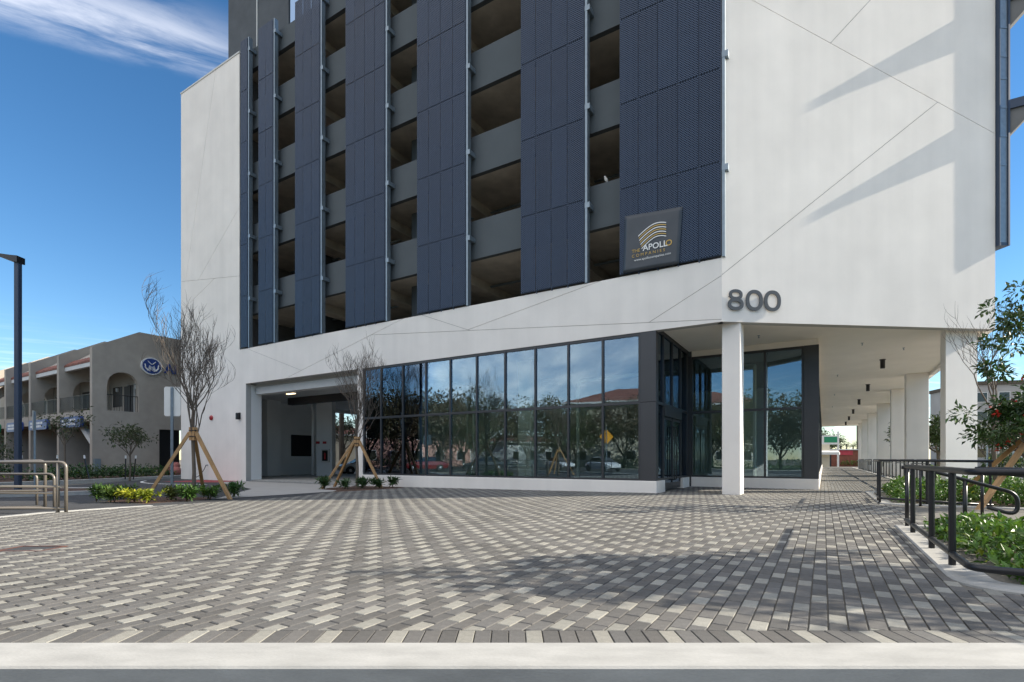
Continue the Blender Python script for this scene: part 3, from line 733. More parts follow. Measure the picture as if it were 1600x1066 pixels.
# ---- number on the corner
num = thing('building_number', FC.P(.2, 0, 5.6), 'charcoal numerals 800 standing off the white wall above the corner column', 'sign')
def ring(mb, fr, ca, cz, ra, rz, th, b0, b1, n=36, pw=2.25):
    def e(k, r1, r2):
        t = 2*math.pi*k/n; c, s = math.cos(t), math.sin(t); return (ca+r1*math.copysign(abs(c)**(2/pw), c), cz+r2*math.copysign(abs(s)**(2/pw), s))
    v = []
    for b in (b0, b1):
        v += [fr.P(*((lambda q: (q[0], b, q[1]))(e(k, ra, rz)))) for k in range(n)]+[fr.P(*((lambda q: (q[0], b, q[1]))(e(k, ra-th, rz-th)))) for k in range(n)]
    f = []
    for k in range(n):
        l = (k+1) % n
        f += [(k, l, n+l, n+k), (2*n+k, 3*n+k, 3*n+l, 2*n+l), (k, 2*n+k, 2*n+l, l), (n+k, n+l, 3*n+l, 3*n+k)]
    mb.add(v, f)
zc8 = 5.80
for xa, xb, dg in ((1136, 1160.5, 8), (1164, 1190.5, 0), (1192.4, 1218.5, 0)):
    a0, a1 = c_pt(xa, 468)[0], c_pt(xb, 468)[0]; ca, ra = (a0+a1)/2, (a1-a0)/2; mb = MB()
    if dg: ring(mb, FC, ca, zc8+.152, ra*.86, .158, .090, .035, .06); ring(mb, FC, ca, zc8-.13, ra, .182, .100, .0351, .0601)
    else: ring(mb, FC, ca, zc8, ra, .312, .104, .035, .06)
    for dz in (.2, -.2): tube(mb, [FC.P(ca-ra+.05, -.0, zc8+dz*.5), FC.P(ca-ra+.05, .06, zc8+dz*.5)], .012, 6)
    mb.build('digit', 'digit', num)
# ---- banner tied to the last screen
pt = lambda x, y: facade_z(x, y, .12)
cr = [pt(976, 338), pt(1066.5, 322.7), pt(1060.6, 411.8), pt(973, 427)]
bn = thing('banner', FA.P(cr[0][0], .12, cr[0][1]), 'dark company banner with gold striped logo tied over the perforated screen', 'banner')
mb = MB(); nu, nv = 14, 14; rb = random.Random(3); vv = []
for j in range(nv+1):
    for i in range(nu+1):
        u, v = i/nu, j/nv
        a = (cr[0][0]*(1-u)+cr[1][0]*u)*(1-v)+(cr[3][0]*(1-u)+cr[2][0]*u)*v; z = (cr[0][1]*(1-u)+cr[1][1]*u)*(1-v)+(cr[3][1]*(1-u)+cr[2][1]*u)*v
        vv.append(FA.P(a, .104+.010*math.sin(u*9+v*4)*math.sin(v*7+1)+rb.uniform(0, .004), z))
mb.add(vv, [(j*(nu+1)+i, j*(nu+1)+i+1, (j+1)*(nu+1)+i+1, (j+1)*(nu+1)+i) for j in range(nv) for i in range(nu)]); sheet_o = mb.build('cloth', 'banner', bn, smooth=True)
sm = sheet_o.modifiers.new('thickness', 'SOLIDIFY'); sm.thickness = .003; sm.offset = -1
ta, za = cr[0][0]-.38, 0
mb = MB()
for k in range(7):                           # seven flowing stripes of the emblem
    z0 = 8.50-.07*k; n = 14; vv = []
    for i in range(n+1):
        u = i/n; x = .10+.02*k*(1-u)+.96*u; zz = z0-.30*(1-u)**1.6*(1) + .06*math.sin(u*math.pi) - .20*max(0, u-.55)**1.3
        h = .036*(1-.2*u); vv += [FA.P(cr[0][0]-.36-x*.92, .128, zz+h/2), FA.P(cr[0][0]-.36-x*.92, .128, zz-h/2)]
    mb.add(vv, [(2*i, 2*i+1, 2*i+3, 2*i+2) for i in range(n)], 0 if k % 2 else 1)
mb.build('emblem', ['gold', 'white'], bn)
LX = cr[0][0]-.24
new_text('THE', FA, LX, .128, 7.70, .15, .0015, 'letter', 'gold', bn, rev=True)
new_text('APOLL', FA, LX-.36, .128, 7.70, .26, .0015, 'letter', 'white', bn, rev=True, bold=.004)
new_text('O', FA, LX-1.07, .128, 7.70, .26, .0015, 'letter', 'gold', bn, rev=True, bold=.004)
new_text('COMPANIES', FA, LX, .128, 7.55, .135, .0015, 'letter', 'gold', bn, rev=True, spacing=1.6)
new_text('www.apollocompanies.com', FA, LX-.08, .128, 7.42, .105, .0015, 'letter', 'white', bn, rev=True)
# ---- bird on the parapet between the two last screens
tb, zb_ = facade_z(946, 287, -.42); bp = FA.P(tb, -.45, LV[0]+1.52)
bird = thing('bird', bp, 'pale dove perched on the grey parapet between the two right screens', 'bird')
mb = MB(); tube(mb, [bp+Vector(q) for q in ((.07, 0, .015), (.055, 0, .05), (.03, 0, .11), (.0, 0, .17), (-.02, 0, .21), (-.025, 0, .235), (-.04, 0, .25), (-.07, 0, .245))], [.010, .026, .055, .055, .036, .032, .026, .003], 10); mb.build('body', 'bird', bird, smooth=True)
mb = MB(); tube(mb, [bp+Vector((0, .02, .10)), bp+Vector((-.01, .02, .0)), bp+Vector((-.04, .02, .003))], .006, 5); mb.build('leg', 'rust', bird)
mb = MB(); tube(mb, [bp+Vector((0, -.02, .10)), bp+Vector((-.01, -.02, .0)), bp+Vector((-.04, -.02, .003))], .006, 5); mb.build('leg', 'rust', bird)
# ---- lights and fittings fixed to the building
ordn = ['nearest', 'second', 'third', 'fourth', 'fifth', 'sixth']
for k in range(6):
    p = ab(-2.14, 26.8+8.5*k, ZS)
    t = thing('downlight', p, 'black cylinder downlight under the arcade ceiling, %s in the row' % ordn[k], 'light', 'downlights along the arcade')
    mb = MB(); lathe(mb, p, [(.12, -.02), (.12, .0)], 16); mb.build('canopy', 'black', t)
    mb = MB(); lathe(mb, p, [(.085, -.38), (.09, -.375), (.09, -.02)], 16); mb.build('housing', 'black', t, smooth=False)
p = FA.P(facade_t(374.5), .0, 0); tl, zl = facade_z(374.5, 650)
wl = thing('wall_lamp', FA.P(tl, 0, zl), 'small black wall lamp left of the garage opening', 'light')
mb = MB(); cbox(mb, FA, tl-.1, tl+.1, 0, .04, zl-.18, zl+.18, .01); mb.build('back_plate', 'black', wl)
mb = MB(); cbox(mb, FA, tl-.075, tl+.075, .041, .2, zl-.2, zl+.16, .02); mb.build('housing', 'black', wl)
tl, zl = facade_z(331, 653)
fb = thing('fire_alarm', FA.P(tl, 0, zl), 'round red fire alarm bell on the white wall behind the bare tree', 'alarm')
def disc(mb, fr, a, z, prof, n=20, mi=0):
    v = []; f = []
    for r, b in prof:
        for k in range(n): v.append(fr.P(a+r*math.cos(2*math.pi*k/n), b, z+r*math.sin(2*math.pi*k/n)))
    for i in range(len(prof)-1):
        for k in range(n): f.append((i*n+k, i*n+(k+1) % n, (i+1)*n+(k+1) % n, (i+1)*n+k))
    f.append(tuple((len(prof)-1)*n+k for k in range(n))); mb.add(v, f, mi)
mb = MB(); disc(mb, FA, tl, zl, [(.13, 0), (.14, .05), (.12, .09), (.05, .12)]); mb.build('gong', 'redlamp', fb)
mb = MB(); disc(mb, FA, tl, zl, [(.03, .121), (.025, .14)]); mb.build('hub', 'alu', fb)
tl, zl = facade_z(325, 727)
hs = thing('hose_bib', FA.P(tl, 0, zl), 'grey hose hanging from a tap at the foot of the white wall', 'hose')
mb = MB(); tube(mb, [FA.P(tl, 0, zl), FA.P(tl, .12, zl)], .03, 8); mb.build('tap', 'galv', hs)
mb = MB(); tube(mb, smooth([FA.P(tl, .12, zl), FA.P(tl+.1, .2, zl-.3), FA.P(tl+.5, .25, zl-.62), FA.P(tl+.9, .3, zl-.72)], 5), .02, 6); mb.build('hose', 'alu', hs)
gl_ = thing('ceiling_light', FA.P(22.3, -1.45, 5.04), 'lit strip light under the garage ceiling', 'light')
mb = MB(); box(mb, FA, 22.0, 22.65, -1.55, -1.35, 4.66, 5.04); mb.build('housing', 'trim', gl_)
mb = MB(); box(mb, FA, 22.02, 22.63, -1.53, -1.37, 4.62, 4.658); mb.build('lens', 'lamp', gl_)
ex = thing('extinguisher_cabinet', (-12.45, 34.45, 1.0), 'fire extinguisher cabinet on the garage column', 'cabinet')
mb = MB(); box(mb, W0, -12.75, -12.25, 34.30, 34.49, .85, 1.75); mb.build('case', 'trim', ex)
mb = MB(); box(mb, W0, -12.68, -12.32, 34.28, 34.299, .95, 1.65); mb.build('window', 'carglass', ex)
mb = MB(); lathe(mb, (-12.5, 34.27, 1.05), [(.06, 0), (.06, .38), (.02, .45)], 10); mb.build('cylinder', 'redlamp', ex)
for s, xx in (('left', -13.05), ('right', -12.6)):
    mb = MB(); box(mb, W0, xx-.12, xx+.12, 34.47, 34.498, 2.1, 2.26); o = mb.build('fire_sign', 'redlamp'); tag(o, 'small red fire plate, %s of two on the garage column' % s, 'sign')

# ------------------------------------------------------------------ vegetation builders
def leafcol(r, base, v=.35):
    k = r.uniform(1-v, 1+v); y = r.uniform(-.15, .35)
    return (base[0]*k*(1+y), base[1]*k*(1+y*.3), base[2]*k)
def leaf(mb, p, d, up, l, wd, col, fold=.25):
    """one folded leaf: a spine with two tapered halves"""
    d = d.normalized(); s = d.cross(up)
    s = s.normalized() if s.length > 1e-4 else d.orthogonal().normalized()
    n = s.cross(d)
    tip = p+d*l-n*l*.12; mid = p+d*l*.5
    a = mid+s*wd/2+n*wd*fold; b = mid-s*wd/2+n*wd*fold
    mb.add([p, a, tip, b, mid], [(0, 1, 4), (1, 2, 4), (4, 2, 3), (0, 4, 3)], 0, col)
def rvec(r): 
    while True:
        v = Vector((r.uniform(-1, 1), r.uniform(-1, 1), r.uniform(-1, 1)))
        if .05 < v.length < 1: return v.normalized()
def leaf_cloud(mb, r, center, rad, n, l, base, flat=.5, shell=.55, v=.35):
    """leaves through an ellipsoid, denser towards the outside, pointing outward and up"""
    c = Vector(center)
    for _ in range(n):
        d = rvec(r); k = r.uniform(shell, 1)**.6
        p = c+Vector((d.x*rad[0], d.y*rad[1], d.z*rad[2]))*k
        o = (d+rvec(r)*.9+Vector((0, 0, .35))).normalized(); s = l*r.uniform(.6, 1.25)
        leaf(mb, p, o, rvec(r)+Vector((0, 0, 1)), s, s*.45, leafcol(r, base, v))
def grow(mb, r, p, d, ln, rad, depth, tips, up=.22, spread=.5, kids=(2, 4), sides=5, shrink=.68, jit=.14, axis=None, maxr=9):
    n = 4; pts = [Vector(p)]; dd = Vector(d).normalized()
    for i in range(n):
        if axis is not None:
            h_ = Vector((pts[-1].x-axis[0], pts[-1].y-axis[1], 0)); over_ = h_.length/maxr
            if over_ > .6: dd = dd-h_.normalized()*min(.8, (over_-.6)*1.3)
        dd = (dd+rvec(r)*jit+Vector((0, 0, up*.35))).normalized(); pts.append(pts[-1]+dd*ln/n)
    r1 = rad*(.62 if depth else .25); rr = [rad+(r1-rad)*i/n for i in range(n+1)]
    tube(mb, pts, rr, max(3, sides), caps=False)
    if depth == 0: tips.append((pts[-1], dd)); return
    for k in range(r.randint(*kids)):
        t = r.uniform(.35, 1) if k else 1.0
        i = min(n-1, int(t*n)); q = pts[i].lerp(pts[i+1], min(1, t*n-i)); s = rvec(r); s = (s-dd*s.dot(dd)).normalized()
        nd = (dd+s*spread*r.uniform(.6, 1.35)+Vector((0, 0, up))).normalized()
        grow(mb, r, q, nd, ln*shrink*r.uniform(.75, 1.2), max(rad*(1-.4*t)*.70, .0055), depth-1, tips, up, spread, kids, max(3, sides-1), shrink, jit, axis, maxr)

def bare_tree(seed, base, h, label, group=None, limbs=12, depth=4):
    r = random.Random(seed); b = Vector(base)
    t = thing('bare_tree', b, label, 'tree', group)
    mb = MB(); fork = h*.42
    pts = [b+Vector((0, 0, -.1)), b+Vector((.02, .01, fork*.3)), b+Vector((-.03, .02, fork*.7)), b+Vector((0, 0, fork))]
    tube(mb, pts, [.066, .055, .048, .044], 10, caps=False); mb.build('trunk', 'bark', t, smooth=True)
    mb = MB(); tips = []
    for k in range(limbs):
        an = k*2.4+r.uniform(-.3, .3); tilt = r.uniform(.15, .55) if k else .03
        d = Vector((math.cos(an)*math.sin(tilt), math.sin(an)*math.sin(tilt), math.cos(tilt)))
        grow(mb, r, b+Vector((0, 0, fork-.02-(.10*k if k > 4 else 0)*.9)), d, h*.21*r.uniform(.8, 1.15), .022, depth, tips, up=.25, spread=.58, kids=(2, 4), sides=5, shrink=.70, jit=.17, axis=(b.x, b.y), maxr=1.55)
    mb.build('crown', 'twig', t, normals=False)
    return t
def tree_brace(seed, base, z, reach, angs, label, dark=1):
    b = Vector(base); t = thing('tree_brace', b, label, 'tree stakes', 'lumber braces round young trees'); r = random.Random(seed)
    mb = MB()
    for k in range(6):
        an = k*math.pi/3; c = b+Vector((math.cos(an)*.085, math.sin(an)*.085, 0)); bar(mb, c+Vector((0, 0, z-.22)), c+Vector((0, 0, z+.18)), .075, .035)
    mb.build('batten_collar', 'lumber', t)
    for dz in (-.1, .08):
        mb = MB(); lathe(mb, b+Vector((0, 0, z+dz)), [(.122, -.012), (.126, 0), (.122, .012)], 14); mb.build('strap', 'black', t)
    for i, an in enumerate(angs):
        d = Vector((math.cos(an), math.sin(an), 0)); mb = MB()
        bar(mb, b+d*.10+Vector((0, 0, z+.02)), b+d*reach*r.uniform(.92, 1.06)+Vector((0, 0, -.05)), .085, .085)
        mb.build('stake', 'lumberdark' if i == dark else 'lumber', t)
    return t
def shrub(mb, r, c, rad, h, n, l, base, v=.35):
    for _ in range(n):
        an = r.uniform(0, 6.283); k = math.sqrt(r.random()); z = h*(1-k*k*.55)*r.uniform(.25, 1.05)
        p = Vector((c[0]+math.cos(an)*rad*k, c[1]+math.sin(an)*rad*k, c[2]+z))
        d = Vector((math.cos(an)*k, math.sin(an)*k, .5))+rvec(r)*.7; s = l*r.uniform(.6, 1.25)
        leaf(mb, p, d, Vector((0, 0, 1))+rvec(r)*.5, s, s*.42, leafcol(r, base, v))
GREEN = (.075, .165, .022); LIME = (.16, .22, .018); DEEP = (.028, .062, .014); OLIVE = (.06, .075, .02)
# planting on the right: dense clipped shrubs, too many leaves and plants to count
def hedge(name, quad, n, h, l, seed, base=GREEN, m='leaf', label=None, lumps=40, zbase=0):
    r = random.Random(seed); mb = MB(); q = [Vector(p) for p in quad]
    bl = [(r.random(), r.random(), r.uniform(.75, 1.15), r.uniform(.10, .2)) for _ in range(lumps)]
    for _ in range(n):
        u, v = r.random(), r.random(); p = (q[0]*(1-u)+q[1]*u)*(1-v)+(q[3]*(1-u)+q[2]*u)*v
        top = max([.55]+[hh*(1-((u-a)**2+(v-b)**2)/(2*s*s)) for a, b, hh, s in bl if abs(u-a) < s and abs(v-b) < s])*h
        edge = min(u, v, 1-u, 1-v); top *= min(1, .45+edge*7)
        z = top*(1-r.random()**1.8*.9) if r.random() < .8 else top*r.random()
        s = l*r.uniform(.6, 1.3); d = rvec(r)+Vector((0, 0, .35))
        k = leafcol(r, base, .45)
        if r.random() < .06: k = leafcol(r, LIME, .3)
        leaf(mb, Vector((p.x, p.y, zbase+z)), d, Vector((0, 0, 1))+rvec(r)*.4, s, s*.46, k)
    o = mb.build(name, m, normals=False); tag(o, kind='stuff'); 
    return o
hedge('shrub_planting', [ab(-1.42, 5.95), ab(-6.2, 6.0), ab(-6.2, 9.95), ab(-1.30, 10.0)], 13000, .30, .115, 11)
hedge('shrub_planting', [ab(-1.5, 15.35), ab(-6.0, 15.4), ab(-6.4, 22), ab(-1.6, 20.3)], 12000, .50, .12, 12, base=(.065, .15, .02))
hedge('shrub_planting', [ab(-4.6, 26), ab(-6.6, 26), ab(-6.6, 75), ab(-4.6, 75)], 6000, .6, .2, 13)
# left beds
def tuft(seed, c, h, n, base, label, group, wid=.06):
    r = random.Random(seed); p0 = Vector((c[0], c[1], gz(c[0], c[1])+.0)); t = thing('shrub', p0, label, 'plant', group); mb = MB()
    stems = [(r.uniform(0, 6.28), r.uniform(.02, .24)) for _ in range(9)]
    for an, k in stems:
        tube(mb, [p0, p0+Vector((math.cos(an)*k*.6, math.sin(an)*k*.6, h*.5)), p0+Vector((math.cos(an)*k*1.3, math.sin(an)*k*1.3, h*.8))], .006, 4, col=(.08, .07, .03), caps=False)
    for _ in range(n):
        an, k = r.choice(stems); f = r.uniform(.15, 1); q = p0+Vector((math.cos(an)*k*f*1.7, math.sin(an)*k*f*1.7, h*(.12+.68*f)))
        d = Vector((math.cos(an), math.sin(an), 0))*.5+rvec(r)*.8+Vector((0, 0, .55)); l = r.uniform(.12, .23)*h/.4
        leaf(mb, q, d, Vector((0, 0, 1))+rvec(r)*.5, l, wid*r.uniform(.7, 1.2), leafcol(r, base, .35))
    mb.build('foliage', 'leafdull', t, normals=False)
G1 = 'shrubs in the curbed bed at left'
for i, (x, y, h, col, lab) in enumerate(((-11.75, 14.5, .46, (.06, .13, .03), 'green shrub at the left end of the curbed bed'), (-11.0, 14.2, .44, (.07, .13, .02), 'green shrub between the left stake and the bright yellow plant'), (-10.55, 14.35, .38, (.30, .34, .02), 'bright yellow-green shrub at the front of the curbed bed'),
    (-10.05, 14.2, .36, (.20, .25, .02), 'yellowish low shrub just left of the braced trunk'), (-9.9, 14.9, .40, (.07, .10, .03), 'reddish-green shrub behind the braced trunk'), (-9.25, 14.6, .44, (.05, .12, .02), 'green shrub right of the braced trunk'), (-8.95, 15.2, .42, (.06, .13, .02), 'dark green shrub near the right stake'), (-8.75, 16.1, .46, (.05, .12, .025), 'green shrub at the right end of the curbed bed'), (-11.9, 15.6, .42, (.06, .12, .03), 'shrub at the rear of the curbed bed'))):
    tuft(200+i, (x, y), h, 230, col, lab, G1)
G2 = 'shrubs in the bed beside the garage opening'
for i, (x, y, h, lab) in enumerate(((-7.45, 20.4, .48, 'lone shrub left of the stakes by the garage opening'), (-6.6, 20.3, .40, 'low shrub between the stakes by the garage opening'), (-6.0, 20.6, .46, 'shrub hugging the trunk by the garage opening'), (-5.35, 20.75, .40, 'shrub before the right stake by the garage opening'), (-4.95, 21.2, .44, 'shrub against the shop plinth'))):
    tuft(220+i, (x, y), h, 210, (.045, .10, .03), lab, G2)
hedge('hedge_planting', [(-43, 19.8), (-27.6, 20.6), (-25.2, 25.0), (-44, 26.0)], 6500, .65, .22, 17, base=(.045, .10, .03), m='leafdull')
hedge('hedge_planting', [(-40, 24.5), (-27.2, 25.5), (-26.4, 28.0), (-40, 28.0)], 6500, 1.5, .20, 18, base=(.03, .08, .02), m='leafdull')
hedge('hedge_planting', [(-24.6, 24.8), (-23.0, 26.0), (-22.2, 34.0), (-23.9, 34.0)], 2600, .75, .2, 19, base=(.04, .095, .03), m='leafdull', lumps=12)

# ------------------------------------------------------------------ young trees
tb1 = (-9.75, 15.7, gz(-9.75, 15.7))
bare_tree(3, tb1, 6.3, 'leafless young tree in the curbed bed before the white wall', 'leafless young trees')
tree_brace(1, tb1, 2.0, 1.35, (3.5, 1.9, -.25), 'three pine stakes bracing the bare tree in the curbed bed at left')
tb2 = (-6.45, 21.35, gz(-6.4, 21))
bare_tree(8, tb2, 6.2, 'leafless young tree between the garage opening and the shop window', 'leafless young trees')
tree_brace(2, tb2, 1.95, 1.35, (3.7, 2.6, -.35), 'three pine stakes bracing the bare tree beside the garage opening')
tb3 = (-16.5, 6.5, -.1)
bare_tree(21, tb3, 6.0, 'leafless young tree beyond the ramp rails, seen only in the shop windows', 'leafless young trees')
tree_brace(4, tb3, 1.9, 1.3, (3.4, 1.3, -.6), 'pine stakes bracing the bare tree seen only in the shop windows')
def leafy_tree(name, seed, base, h, crown_r, n, l, basecol, label, group=None, m='leafdull', fork=.42, trunk=.06, tm='bark', flowers=0, dens=.5, ncl=34):
    r = random.Random(seed); b = Vector(base); t = thing(name, b, label, 'tree', group)
    mb = MB(); f = h*fork; tips = []
    tube(mb, [b+Vector((0, 0, -.1)), b+Vector((.03, 0, f*.5)), b+Vector((0, .02, f))], [trunk, trunk*.85, trunk*.72], 9, caps=False)
    for k in range(6):
        an = k*2.4+r.uniform(-.4, .4); tilt = r.uniform(.35, 1.0)
        d = Vector((math.cos(an)*math.sin(tilt), math.sin(an)*math.sin(tilt), math.cos(tilt)))
        grow(mb, r, b+Vector((0, 0, f*r.uniform(.8, 1))), d, crown_r*.72*r.uniform(.8, 1.1), trunk*.5, 2, tips, up=.12, spread=.75, kids=(2, 4), sides=5, shrink=.7)
    mb.build('trunk', tm, t, smooth=True, normals=False)
    cr = MB(); fl = MB(); c0 = b+Vector((0, 0, h*.5+f*.5))
    cl = [p for p, d in tips]
    while len(cl) < ncl: d = rvec(r); cl.append(c0+Vector((d.x*crown_r, d.y*crown_r, d.z*(h-f)*.5))*r.uniform(.5, 1))
    per = max(6, n//len(cl))
    for p in cl:
        s = crown_r*r.uniform(.18, .34)*(dens/.5); shade = r.uniform(.75, 1.25)
        for _ in range(per):
            d = rvec(r); q = p+Vector((d.x*s, d.y*s, d.z*s*.75))*r.uniform(.3, 1)
            k = leafcol(r, basecol, .35); k = tuple(x*shade for x in k); ss = l*r.uniform(.6, 1.3)
            leaf(cr, q, d+rvec(r)*.8+Vector((0, 0, -.1)), Vector((0, 0, 1))+rvec(r)*.8, ss, ss*.42, k)
        if flowers and p.z < b.z+2.7 and r.random() < flowers*2:
            for _ in range(3):
                d = rvec(r); q = p+d*s*.95
                for _2 in range(5): leaf(fl, q+rvec(r)*.03, rvec(r), rvec(r), .09, .06, (1, 1, 1))
    cr.build('crown', m, t, normals=False)
    if flowers and fl.v: fl.build('blossom', 'flower', t, normals=False)
    return t
leafy_tree('flowering_tree', 5, (11.5, 11.25, -.02), 5.7, .98, 5600, .15, (.034, .075, .016), 'dark green tree with red blossoms beside the black ramp rails', m='leaf', fork=.20, trunk=.075, flowers=.14, dens=.5, ncl=85)
tree_brace(6, (11.5, 11.25, -.02), 1.65, 1.5, (3.3, 2.2, .5), 'pine stakes bracing the red-blossomed tree at right')
leafy_tree('shade_tree', 31, (7.9, 4.75, -.02), 4.9, 1.25, 5000, .17, (.04, .09, .018), 'leafy young tree in the near right planter, outside the picture edge', m='leaf', fork=.40, trunk=.06, dens=.66, ncl=70)
rt = bare_tree(14, (12.8, 13.6, -.1), 5.8, 'bare twiggy tree before the right-hand arcade column', 'leafless young trees', limbs=5, depth=3)
leafy_tree('young_tree', 41, (-21.3, 28.6, -.05), 4.3, 1.15, 1000, .17, (.055, .078, .03), 'small sparse tree before the taupe gable wall', 'small sparse trees along the driveway', fork=.36, trunk=.05, dens=.55)
leafy_tree('young_tree', 43, (-23.2, 26.6, -.05), 4.9, 1.1, 420, .17, (.055, .078, .03), 'small sparse tree before the blue office signs', 'small sparse trees along the driveway', fork=.45, trunk=.05, dens=.55)
leafy_tree('shrub_tree', 44, (-26.4, 25.4, -.05), 3.1, 1.3, 900, .17, (.05, .075, .03), 'low open shrub growing up in front of the stair of the taupe building', fork=.2, trunk=.04, dens=.6)
for i, (x, y, dx, lab) in enumerate(((-24.6, 26.2, .0, 'first from left'), (-22.4, 25.7, .12, 'second from left'), (-20.95, 26.1, -.25, 'third, leaning left of the small tree'), (-20.2, 27.6, .02, 'upright one right of the small tree'), (-19.75, 27.6, .12, 'last on the right, leaning'))):
    b = Vector((x-1.2, y+.8, -.05)); t = thing('guy_stake', b, 'thin black tree guy post with white cap, %s' % lab, 'stake', 'white-capped guy posts')
    mb = MB(); tube(mb, [b, b+Vector((dx, 0, 1.15))], .03, 6); mb.build('post', 'black', t)
    mb = MB(); tube(mb, [b+Vector((dx, 0, 1.152)), b+Vector((dx*1.1, 0, 1.32))], .042, 6); mb.build('cap', 'white', t)

# ------------------------------------------------------------------ rails
RZ = .96
def rail_thing(label, loc, matn, group): return thing('guard_rail', loc, label, 'railing', group)
def post(mb, p, z0, z1, r=.03): tube(mb, [Vector((p[0], p[1], z0)), Vector((p[0], p[1], z1))], r, 10)
def rails(root, pts_top, pts_bot, posts, m, r=.03, loop=True, z_end=None):
    """one continuous bent loop (top rail, end bends, bottom rail) and its posts, each a part"""
    for nm, pp in (('top_rail', pts_top), ('bottom_rail', pts_bot)):
        mb = MB(); tube(mb, bend(pp, .14, 6), r, 10); mb.build(nm, m, root, smooth=True)
    for p, z0, z1 in posts:
        mb = MB(); tube(mb, [Vector((p[0], p[1], z0)), Vector((p[0], p[1], z1))], r, 10, caps=True); lathe(mb, (p[0], p[1], z0), [(r*1.7, 0), (r*1.7, .012)], 10); mb.build('post', m, root, smooth=False)
GRP = 'black ramp and arcade railings'
# near planter rail
t = rail_thing('black tubular rail round the near corner of the right planter', ab(-1.09, 5.85, 0), 'black', GRP)
rails(t, [ab(-5.6, 5.86, RZ), ab(-1.09, 5.84, RZ), ab(-1.09, 9.95, RZ)], [ab(-5.6, 5.86, .13), ab(-1.09, 5.84, .13), ab(-1.09, 9.95, .13)],
      [(ab(-1.09, bb), .0, RZ-.028) for bb in (6.62, 7.75, 9.25)]+[(ab(-1.62-1.2*k, 5.86), -.02, RZ-.028) for k in range(3)], 'black', r=.031)
def handrail(label, pts, zs, loopback, postps, m='black', r=.025, zt=0, grp=GRP):
    t = rail_thing(label, pts[0], m, grp); P = [Vector((p[0], p[1], z)) for p, z in zip(pts, zs)]
    d = (P[-1]-P[-2]).normalized(); e = P[-1]
    mb = MB(); tube(mb, bend(P+[e+d*.30, e+d*.30+Vector((0, 0, -.32)), e+Vector((0, 0, -.32))-d*.05], .15, 6), r, 10); mb.build('handrail', m, t, smooth=True)
    for p, z0, z1 in postps:
        mb = MB(); post(mb, p, z0, z1, r); mb.build('post', m, t, smooth=True)
    return t
# ramp rails either side of the ramp opening
handrail('black handrail with a looped end on the near side of the ramp', [ab(-1.05, 10.12), ab(-1.32, 10.13), ab(-2.12, 10.16)], [.94, .92, .66], 1, [(ab(-1.12, 10.12), -.02, .92), (ab(-1.82, 10.15), -.06, .75)], r=.028)
t = rail_thing('black rail along the front of the second planter', ab(-1.16, 15.2, 0), 'black', GRP)
rails(t, [ab(-1.2, 17.2, RZ+.08), ab(-1.16, 15.18, RZ+.08), ab(-3.2, 15.2, RZ+.06)], [ab(-1.2, 17.2, .13), ab(-1.16, 15.18, .13), ab(-3.2, 15.2, .05)],
      [(ab(-1.18, 15.95), .0, RZ+.05), (ab(-1.165, 15.3), .0, RZ+.05), (ab(-2.05, 15.19), -.05, RZ+.05), (ab(-3.15, 15.2), -.1, RZ+.05)], 'black', r=.028)
handrail('black handrail with a curled end sloping down the far side of the ramp', [ab(-1.7, 14.95), ab(-2.4, 14.95), ab(-4.3, 14.95)], [.88, .88, .60], 1, [(ab(-1.9, 14.95), -.05, .86), (ab(-3.9, 14.95), -.12, .64)], r=.026)
handrail('low black handrail loop nearest the blossoming tree', [ab(-2.4, 12.6), ab(-3.0, 12.6), ab(-4.3, 12.6)], [.90, .90, .66], 1, [(ab(-2.5, 12.6), -.06, .88), (ab(-4.1, 12.6), -.12, .68)], r=.026)
for s, b0 in enumerate((22.2, 27.2, 33.2, 39.6, 49.4, 58.6)):
    b1 = (26.2, 31.5, 38.1, 47.4, 57.0, 66.0)[s]
    t = rail_thing('black picket rail along the arcade, %s section from the camera' % ordn[s], ab(-3.22, b0, 0), 'black', GRP)
    nn = max(3, int((b1-b0)/1.3)); rails(t, [ab(-3.22, b0, RZ+.08), ab(-3.22, b1, RZ+.08)], [ab(-3.22, b0, .13), ab(-3.22, b1, .13)], [(ab(-3.22, b0+(b1-b0)*k/nn), .0, RZ+.05) for k in range(nn+1)], 'black', r=.028)
    mb = MB(); tube(mb, bend([ab(-3.05, b0-.2, .62), ab(-3.05, b0-.2, .90), ab(-3.05, b1, .90), ab(-3.05, b1, .62)], .15), .02, 8); mb.build('handrail', 'black', t, smooth=True)
# taupe ramp rails at the left edge
GL = 'taupe ramp rails at the left'
def zl(x, y): return gz(x, y)
def loop_rail(label, p_end, p_far, ztop, rails_z, r, double=False, zend=None):
    e, fq = Vector((p_end[0], p_end[1], 0)), Vector((p_far[0], p_far[1], 0)); z0 = gz(e.x, e.y); d = (fq-e).normalized()
    t = rail_thing(label, (e.x, e.y, z0), 'bronze', GL); dz = zend if zend is not None else 0
    mb = MB(); tube(mb, bend([fq+Vector((0, 0, ztop+dz)), e+Vector((0, 0, ztop)), e+Vector((0, 0, z0))], .14, 7), r, 10); mb.build('top_rail', 'bronze', t, smooth=True)
    for z in rails_z:
        mb = MB(); tube(mb, [e+Vector((0, 0, z)), fq+Vector((0, 0, z+dz))], r*.85, 10); mb.build('rail', 'bronze', t, smooth=True)
    L = (fq-e).length; k = 1
    for s in ([.17] if double else [])+[1.9, 3.4]:
        if s > L: break
        mb = MB(); q = e+d*s; tube(mb, [q+Vector((0, 0, z0-.1)), q+Vector((0, 0, ztop+dz*s/L))], r*.95, 10); mb.build('post', 'bronze', t, smooth=True)
loop_rail('front taupe guard rail with three bars and a doubled end post', (-9.95, 11.45), (-14.5, 11.1), 1.0, (.46, -.02), .034, True)
